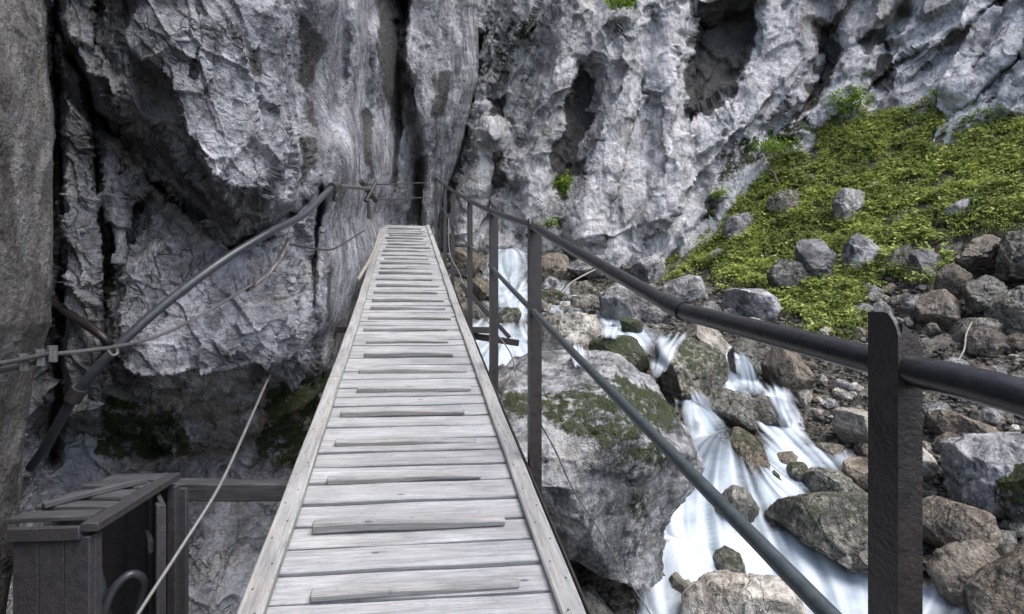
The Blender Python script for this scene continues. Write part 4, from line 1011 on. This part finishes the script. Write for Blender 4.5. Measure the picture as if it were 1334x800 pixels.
# ------------------------------------------------------------------ railing
rail = empty('handrail', wp(.68, .585, 0), 'dark metal handrail with upright posts and two pipes along the right side', 'railing')
posts = [(.607, 1.262, 0), (2.67, 1.245, 0), (3.98, 1.25, 0), (5.45, 1.22, 1), (7.4, 1.22, 1), (8.8, 1.22, 1), (11.3, 1.26, 0)]
def post(yy, H, slim):
    c = wp(yy, .578, 0); d = unit(np.array([wx(yy+.1)-wx(yy-.1), .2, 0])); s = np.array([d[1], -d[0], 0]); up = np.array([0, 0, 1.])
    w = .055 if not slim else .045; t = .0045; base = -.22
    m = MB()
    # flange A lies along the walk, flange B stands across it at the near end; both tops are rounded off
    wa, wb = (.046, .030) if yy < 1 else (w, w)
    def plate(o, e, th, wd, prof):
        n_ = len(prof); v = [o+e*a+up*z for a, z in prof]+[o+e*a+up*z+th for a, z in prof]
        f3 = [[i, (i+1) % n_, n_+(i+1) % n_, n_+i] for i in range(n_)]
        for i in range(1, n_-1): f3 += [[0, i+1, i, i], [n_, n_+i, n_+i+1, n_+i+1]]
        m.add(v, f3)
    o = c-d*w/2
    plate(o+s*.0061, s, d*.006, wb, [(0, base), (wb, base), (wb, H-.045), (wb-.006, H-.036), (.006, H-.018), (0, H-.014)])
    plate(o+d*wa, -d, s*.006, wa, [(0, base), (wa, base), (wa, H-.030), (wa-.003, H-.020), (wa-.008, H-.010), (wa-.015, H-.002), (wa-.022, H), (0, H)])
    # small bolt heads
    for hz in (.03, -.05): 
        b = o+s*wb*.6+up*hz-d*.001; m.tube([b, b-d*.008], .008, 6, 1)
    ob = m.build('post', M['post'], rail, sharp=30, smooth=False)
for a in posts: post(*a)
def rline(h, lat=.598): return [wp(y, lat, h) for y in (-1.0, -.5, .0, .683, 1.4, 2.1, 2.78, 3.4, 4.09, 4.8, 5.56, 6.5, 7.5, 8.9, 10, 11.4)]
TH = lambda y: float(np.interp(y, [-1, .46, .59, 1.15, 1.22, 1.95, 2.67, 4, 12], [1.214, 1.209, 1.194, 1.136, 1.136, 1.172, 1.208, 1.20, 1.20]))
MB().tube([wp(y, .598, TH(y)) for y in (-1.0, -.5, 0, .3, .46, .59, .8, 1.0, 1.15, 1.22, 1.5, 1.9, 2.3, 2.67, 3.3, 4.0, 4.8, 5.5, 6.5, 7.5, 8.9, 10, 11.4)], .0195, 20, 4).build('top_pipe', M['rail'], rail)
MB().tube(rline(.785, .596)[0:9], .0150, 16, 4).build('lower_pipe', M['mid'], rail)
MB().tube([wp(4.8, .596, .785), wp(5.6, .60, .74), wp(6.6, .60, .72), wp(8.9, .6, .75), wp(11.4, .6, .76)], .011, 10, 5).build('lower_pipe', M['mid'], rail)
a = wp(1.15, .598, 1.136); b = wp(1.23, .598, 1.137); MB().tube([a, b], .0225, 20, 1).tube([b, wp(1.237, .598, 1.138)], .0205, 20, 1).build('joint_sleeve', M['rail'], rail)
# tall thin rod rising beside the far posts
MB().tube([P(574, 330, 9), P(575, 190, 9)], .008, 6, 1).build('rod', M['darkwire'], rail)

# ------------------------------------------------------------------ cables, pipe, wires on the left
def cable(name, pts_, r, mat, label, cat, strands=0, sag=None, pitch=.05):
    pp = [P(*t) for t in pts_]; base = pp[0]
    m = MB()
    if strands:
        v, f = tube(pp, r, 4, 10); cl = v[:-2].reshape(-1, 4, 3).mean(1)
        # resample, then wind the strands round the centre line
        seg = np.r_[0, np.cumsum(np.linalg.norm(np.diff(cl, axis=0), axis=1))]; n = int(seg[-1]/.012)+2; s = np.linspace(0, seg[-1], n)
        cl = np.stack([np.interp(s, seg, cl[:, k]) for k in range(3)], 1); tg = np.gradient(cl, axis=0); tg /= np.linalg.norm(tg, axis=1, keepdims=True)
        a_ = np.cross(tg, [0, 0, 1.]); a_ /= np.linalg.norm(a_, axis=1, keepdims=True); b_ = np.cross(a_, tg)
        for q in range(strands):
            an = s/pitch*2*math.pi+q*2*math.pi/strands
            m.tube(list(cl+r*.55*(np.cos(an)[:, None]*a_+np.sin(an)[:, None]*b_)), r*.52, 6, 1)
    else: m.tube(pp, r, 12, 8)
    o = m.build(name, M[mat]); 
    me = o.data; co = np.empty(len(me.vertices)*3, np.float32); me.vertices.foreach_get('co', co); co = co.reshape(-1, 3)-base.astype(np.float32); me.vertices.foreach_set('co', co.ravel()); me.update()
    o.location = base; return tag(o, label, cat)
# water pipe with clamps and its wall anchor
pr = empty('water_pipe', P(60, 580, 2.75), 'thick dark grey pipe bending down across the left rock wall', 'pipe')
PL = [(40, 610, 2.8), (62, 578, 2.75), (100, 512, 2.70), (150, 455, 2.72), (215, 396, 2.85), (290, 340, 3.05), (350, 303, 3.3), (395, 280, 3.75), (420, 256, 4.15), (434, 243, 4.5), (450, 243, 5.0), (480, 246, 6.1)]
MB().tube([P(*t) for t in PL[:9]]+[P(434, 243, 4.45)], .023, 16, 10).build('tube', M['pipe'], pr)
MB().tube([P(434, 243, 4.45), P(452, 243.5, 5.0), P(482, 246, 6.2)], .020, 14, 6).build('tube', M['cable'], pr)
def ring(pa, pb, r): return MB().tube([pa, pb], r, 14, 1)
for (t0, t1) in (((94, 522, 2.70), (104, 506, 2.70)), ((432, 244, 4.38), (440, 242, 4.6))):
    ring(P(*t0), P(*t1), .036).build('clamp', M['darkwire'], pr)
MB().tube([P(437, 242, 4.5), P(436, 258, 4.5)], .012, 8, 1).tube([P(436, 256, 4.5), P(436, 262, 4.5)], .022, 6, 1).build('anchor_bolt', M['darkwire'], pr)
MB().tube([P(470, 236, 6.1), P(490, 262, 6.4)], .03, 6, 1).tube([P(490, 236, 6.3), P(476, 262, 6.1)], .022, 6, 1).tube([P(480, 262, 6.1), P(481, 285, 6.1)], .02, 6, 1).build('wall_anchor', M['darkwire'], pr)
c = P(148, 458, 2.66); MB().tube([P(140, 455, 2.66), P(146, 463, 2.64), P(153, 460, 2.66), P(150, 450, 2.7)], .007, 8, 6).build('hook', M['cable'], pr)
# hand cable
hc = empty('hand_cable', P(75, 461, 1.45), 'slack steel hand cable crossing in front of the pipe with a clamped thick end', 'cable')
def strand(pts_, r, n, pitch):
    o = cable('x', pts_, r, 'cable', None, None, n, pitch=pitch); b = np.array(o.location); me = o.data; m = o
    m.parent = hc; m.location = b-np.array(hc.location); m.name = 'rope'; 
    for k_ in ('label', 'category'):
        if k_ in m: del m[k_]
    return m
strand([(70, 461, 1.50), (110, 457, 1.62), (165, 449, 1.80), (215, 434, 2.05), (270, 406, 2.35), (328, 371, 2.8)], .0062, 5, .06)
strand([(322, 377, 2.78), (345, 360, 3.0), (362, 340, 3.2), (372, 322, 3.45), (376, 312, 3.6)], .014, 3, .10)
MB().tube([P(-120, 510, 1.15), P(-40, 492, 1.28), P(0, 483, 1.36), (P(38, 473, 1.44)), P(72, 461, 1.5)], .0085, 12, 8).build('rope', M['darkwire'], hc)
MB().tube([P(-120, 498, 1.14), P(-30, 479, 1.29), P(20, 470, 1.38), P(72, 459, 1.5)], .0065, 12, 8).build('rope', M['darkwire'], hc)
for (x_, y_, yy) in ((30, 472, 1.42), (52, 466, 1.46), (68, 461, 1.49)):
    m = MB(); c = P(x_, y_, yy); m.tube([c+np.array([0, 0, .022]), c-np.array([0, 0, .022])], .012, 8, 1); m.tube([c+np.array([.006, -.014, .018]), c+np.array([.006, -.014, -.02])], .005, 6, 1); m.build('clamp', M['cable'], hc)
m = MB()
for (x_, y_, yy) in ((326, 372, 2.8), (333, 368, 2.82)): c = P(x_, y_, yy); m.tube([c+np.array([0, -.01, .028]), c+np.array([0, -.01, -.026])], .010, 6, 1)
m.build('clamp', M['cable'], hc)
cable('rock_wire', [(376, 318, 3.7), (392, 321, 3.9), (410, 324, 4.1), (432, 325, 4.35), (450, 316, 5.0), (462, 308, 5.6), (475, 300, 6.3)], .0075, 'darkwire', 'thin dark wire kinked across the pale rock column below the pipe', 'cable')
cable('hanging_rod', [(120, 900, 1.9), (180, 800, 2.05), (235, 715, 2.25), (285, 635, 2.5), (320, 560, 2.9), (345, 503, 3.5), (352, 488, 3.85)], .0075, 'wire', 'thin pale cable hanging diagonally from the rock to the lower left', 'cable')
cable('far_cable', [(478, 240, 6.4), (510, 240, 9), (556, 238, 11.6)], .012, 'darkwire', 'dark thin cable strung to the far posts, upper of the pair', 'cable')
cable('far_cable', [(482, 258, 6.4), (510, 260, 9), (556, 257, 11.6)], .012, 'darkwire', 'dark thin cable strung to the far posts, lower of the pair', 'cable')
cable('loose_wire', [(688, 522, 2.76), (700, 545, 2.8), (725, 590, 3.0), (748, 640, 3.1), (780, 690, 3.3), (815, 750, 3.4), (850, 805, 3.4), (870, 860, 3.4)], .004, 'wire', 'thin wire trailing from the second post down over the huge boulder', 'wire')
cable('loose_wire', [(584, 285, 7.4), (586, 330, 7.2), (598, 355, 7), (608, 380, 6.6), (640, 425, 5.2), (665, 460, 4.6), (672, 490, 4.5)], .006, 'wire', 'thin wire looping down behind the far posts', 'wire')
cable('old_pipe', [(60, 385, 3.35), (95, 412, 3.2), (135, 440, 3.1), (150, 470, 3.25)], .024, 'post', 'short rusty dark pipe stuck behind the thick pipe at far left', 'pipe')
cable('dead_branch', [(466, 365, 6.6), (472, 355, 6.9), (481, 340, 7.3), (489, 322, 7.9), (493, 308, 8.3), (496, 300, 8.6)], .022, 'twig', 'pale dead branch lodged between walkway edge and rock', 'branch')
cable('dead_branch', [(1248, 470, 8.2), (1256, 455, 8.3), (1259, 435, 8.5), (1266, 420, 8.7)], .012, 'twig', 'thin bare twig standing in the rubble right of the near post', 'branch')
cable('dead_branch', [(732, 382, 12.5), (745, 368, 12.8), (762, 358, 13), (782, 348, 13.6)], .022, 'twig', 'thin bare stick lying over stones above the tan boulder', 'branch')
cable('dead_branch', [(1002, 222, 15.4), (1008, 226, 15.4), (1012, 238, 15.3)], .04, 'bark', 'short dark stump at the left rim of the green slope', 'branch')

# ------------------------------------------------------------------ dark utility box at lower left
zt = -.805
def q3(x, y, z): return np.array([x, y, z], float)
bx = empty('utility_box', (-1.66, 2.3, zt-.75), 'dark rusty open-fronted box with sagging board roof against the left rock', 'box')
X0, X1, Y0, Y1 = -1.80, -1.515, 2.0, 2.58
m = MB(); I3 = np.eye(3)
for k in range(3):                                                   # front panel of three boards
    w_ = (X1-X0)/3; m.box(q3(X0+w_*(k+.5), Y0, zt-.38), [[0, 0, 1], [1, 0, 0], [0, 1, 0]], (.36, w_/2-.002, .012+.004*(k == 2)), .003, sub=4, wob=.001)
m.build('panel', M['boxmetal'], bx)
m = MB(); m.box(q3((X0+X1)/2, Y1, zt-.40), I3, ((X1-X0)/2, .012, .36), .003); m.box(q3(X0, (Y0+Y1)/2, zt-.40), [[0, 1, 0], [1, 0, 0], [0, 0, 1]], ((Y1-Y0)/2-.02, .012, .36), .003); m.build('inner_wall', M['boxmetal'], bx)
m = MB()
for x_ in ((X1-.018, Y0+.02), (X1-.05, Y1-.03)): m.box(q3(x_[0], x_[1]+.005, zt-.39), [[0, 0, 1], [1, 0, 0], [0, 1, 0]], (.37, .020, .018), .003)
a = q3(X1, Y0-.02, zt+.012); b = q3(X1-.075, Y1+.02, zt+.012); m.box((a+b)/2, frame(a, b), (np.linalg.norm(b-a)/2, .030, .016), .003, sub=4, wob=.002)
a = q3(X0, Y0-.018, zt-.012); b = q3(X1-.03, Y0-.018, zt-.004); m.box((a+b)/2, frame(a, b), (np.linalg.norm(b-a)/2, .012, .024), .003)
m.build('frame', M['boxmetal'], bx)
m = MB()
for k, yy in enumerate((2.06, 2.17, 2.29, 2.41, 2.52)):
    a = q3(X0-.05, yy, zt+.018+.008*(k % 2)); b = q3(X1-.03-.10*(yy-2.), yy+rnd.uniform(-.02, .02), zt+.020+rnd.uniform(0, .008)); m.box((a+b)/2, frame(a, b), (np.linalg.norm(b-a)/2, rnd.uniform(.032, .052), .009), .003, sub=6, wob=.003)
a = q3(-1.80, 2.12, zt+.045); b = q3(-1.60, 2.42, zt+.052); m.box((a+b)/2, frame(a, b), (np.linalg.norm(b-a)/2, .018, .010), .003, sub=5, wob=.003)
m.build('roof_boards', M['wood_dark'], bx)
m = MB(); a = q3(-1.660, 2.56, zt-.38); b = q3(-1.45, 2.30, zt-.38); fr = frame(a, b); m.box((a+b)/2, fr, (np.linalg.norm(b-a)/2, .009, .36), .002)
for t_ in (0.06, .94): c = a+(b-a)*t_; m.box(c+fr[1]*-.016, [[0, 0, 1], fr[0], fr[1]], (.365, .022, .010), .003)
dr = m.build('door', M['boxmetal'], bx)
m = MB(); c = (a*.45+b*.55)+q3(0, 0, .17); m.box(c-fr[1]*.036, fr, (.07, .010, .028), .003); m.build('brace', M['wood_dark'], bx)
cable('hose', [(128, 860, 2.25), (135, 800, 2.25), (150, 765, 2.28), (172, 748, 2.32), (188, 760, 2.36), (180, 800, 2.38), (170, 860, 2.38)], .018, 'pipe', 'dark hose looped inside the open rusty box', 'hose')
cable('hose', [(124, 740, 2.3), (132, 770, 2.3), (138, 810, 2.3), (140, 870, 2.3)], .022, 'mid', 'grey hose standing upright inside the open rusty box', 'hose')

# ------------------------------------------------------------------ light, sky, camera
W = bpy.data.worlds.new('World'); S.world = W; W.use_nodes = True; nt = W.node_tree; bg = nt.nodes['Background']
sky = nt.nodes.new('ShaderNodeTexSky'); sky.sky_type = 'NISHITA'; sky.sun_disc = False
EL, AZ = 62, 130      # azimuth measured clockwise from +Y
sky.sun_elevation = math.radians(EL); sky.sun_rotation = math.radians(AZ); sky.air_density = 1.0; sky.dust_density = 3.0; sky.ozone_density = 1.2
nt.links.new(sky.outputs[0], bg.inputs[0]); bg.inputs[1].default_value = .15
sl = bpy.data.lights.new('sun', 'SUN'); sl.energy = 1.5; sl.angle = math.radians(42); sl.color = (1, .985, .965)
so = bpy.data.objects.new('sun', sl); COL.objects.link(so)
d = Vector((math.sin(math.radians(AZ))*math.cos(math.radians(EL)), math.cos(math.radians(AZ))*math.cos(math.radians(EL)), math.sin(math.radians(EL))))
so.rotation_euler = d.to_track_quat('Z', 'Y').to_euler()
cam = bpy.data.cameras.new('camera'); cam.lens = 36*F/1334; cam.sensor_width = 36; cam.clip_start = .05; cam.clip_end = 500
co = bpy.data.objects.new('camera', cam); COL.objects.link(co); co.rotation_euler = (math.pi/2, 0, 0); S.camera = co
S.render.resolution_x = 1024; S.render.resolution_y = 614
S.view_settings.view_transform = 'Standard'; S.view_settings.look = 'None'; S.view_settings.exposure = 1.4; S.view_settings.gamma = 1
S.render.engine = 'CYCLES'; S.cycles.max_bounces = 8; S.cycles.transparent_max_bounces = 16; S.cycles.diffuse_bounces = 3
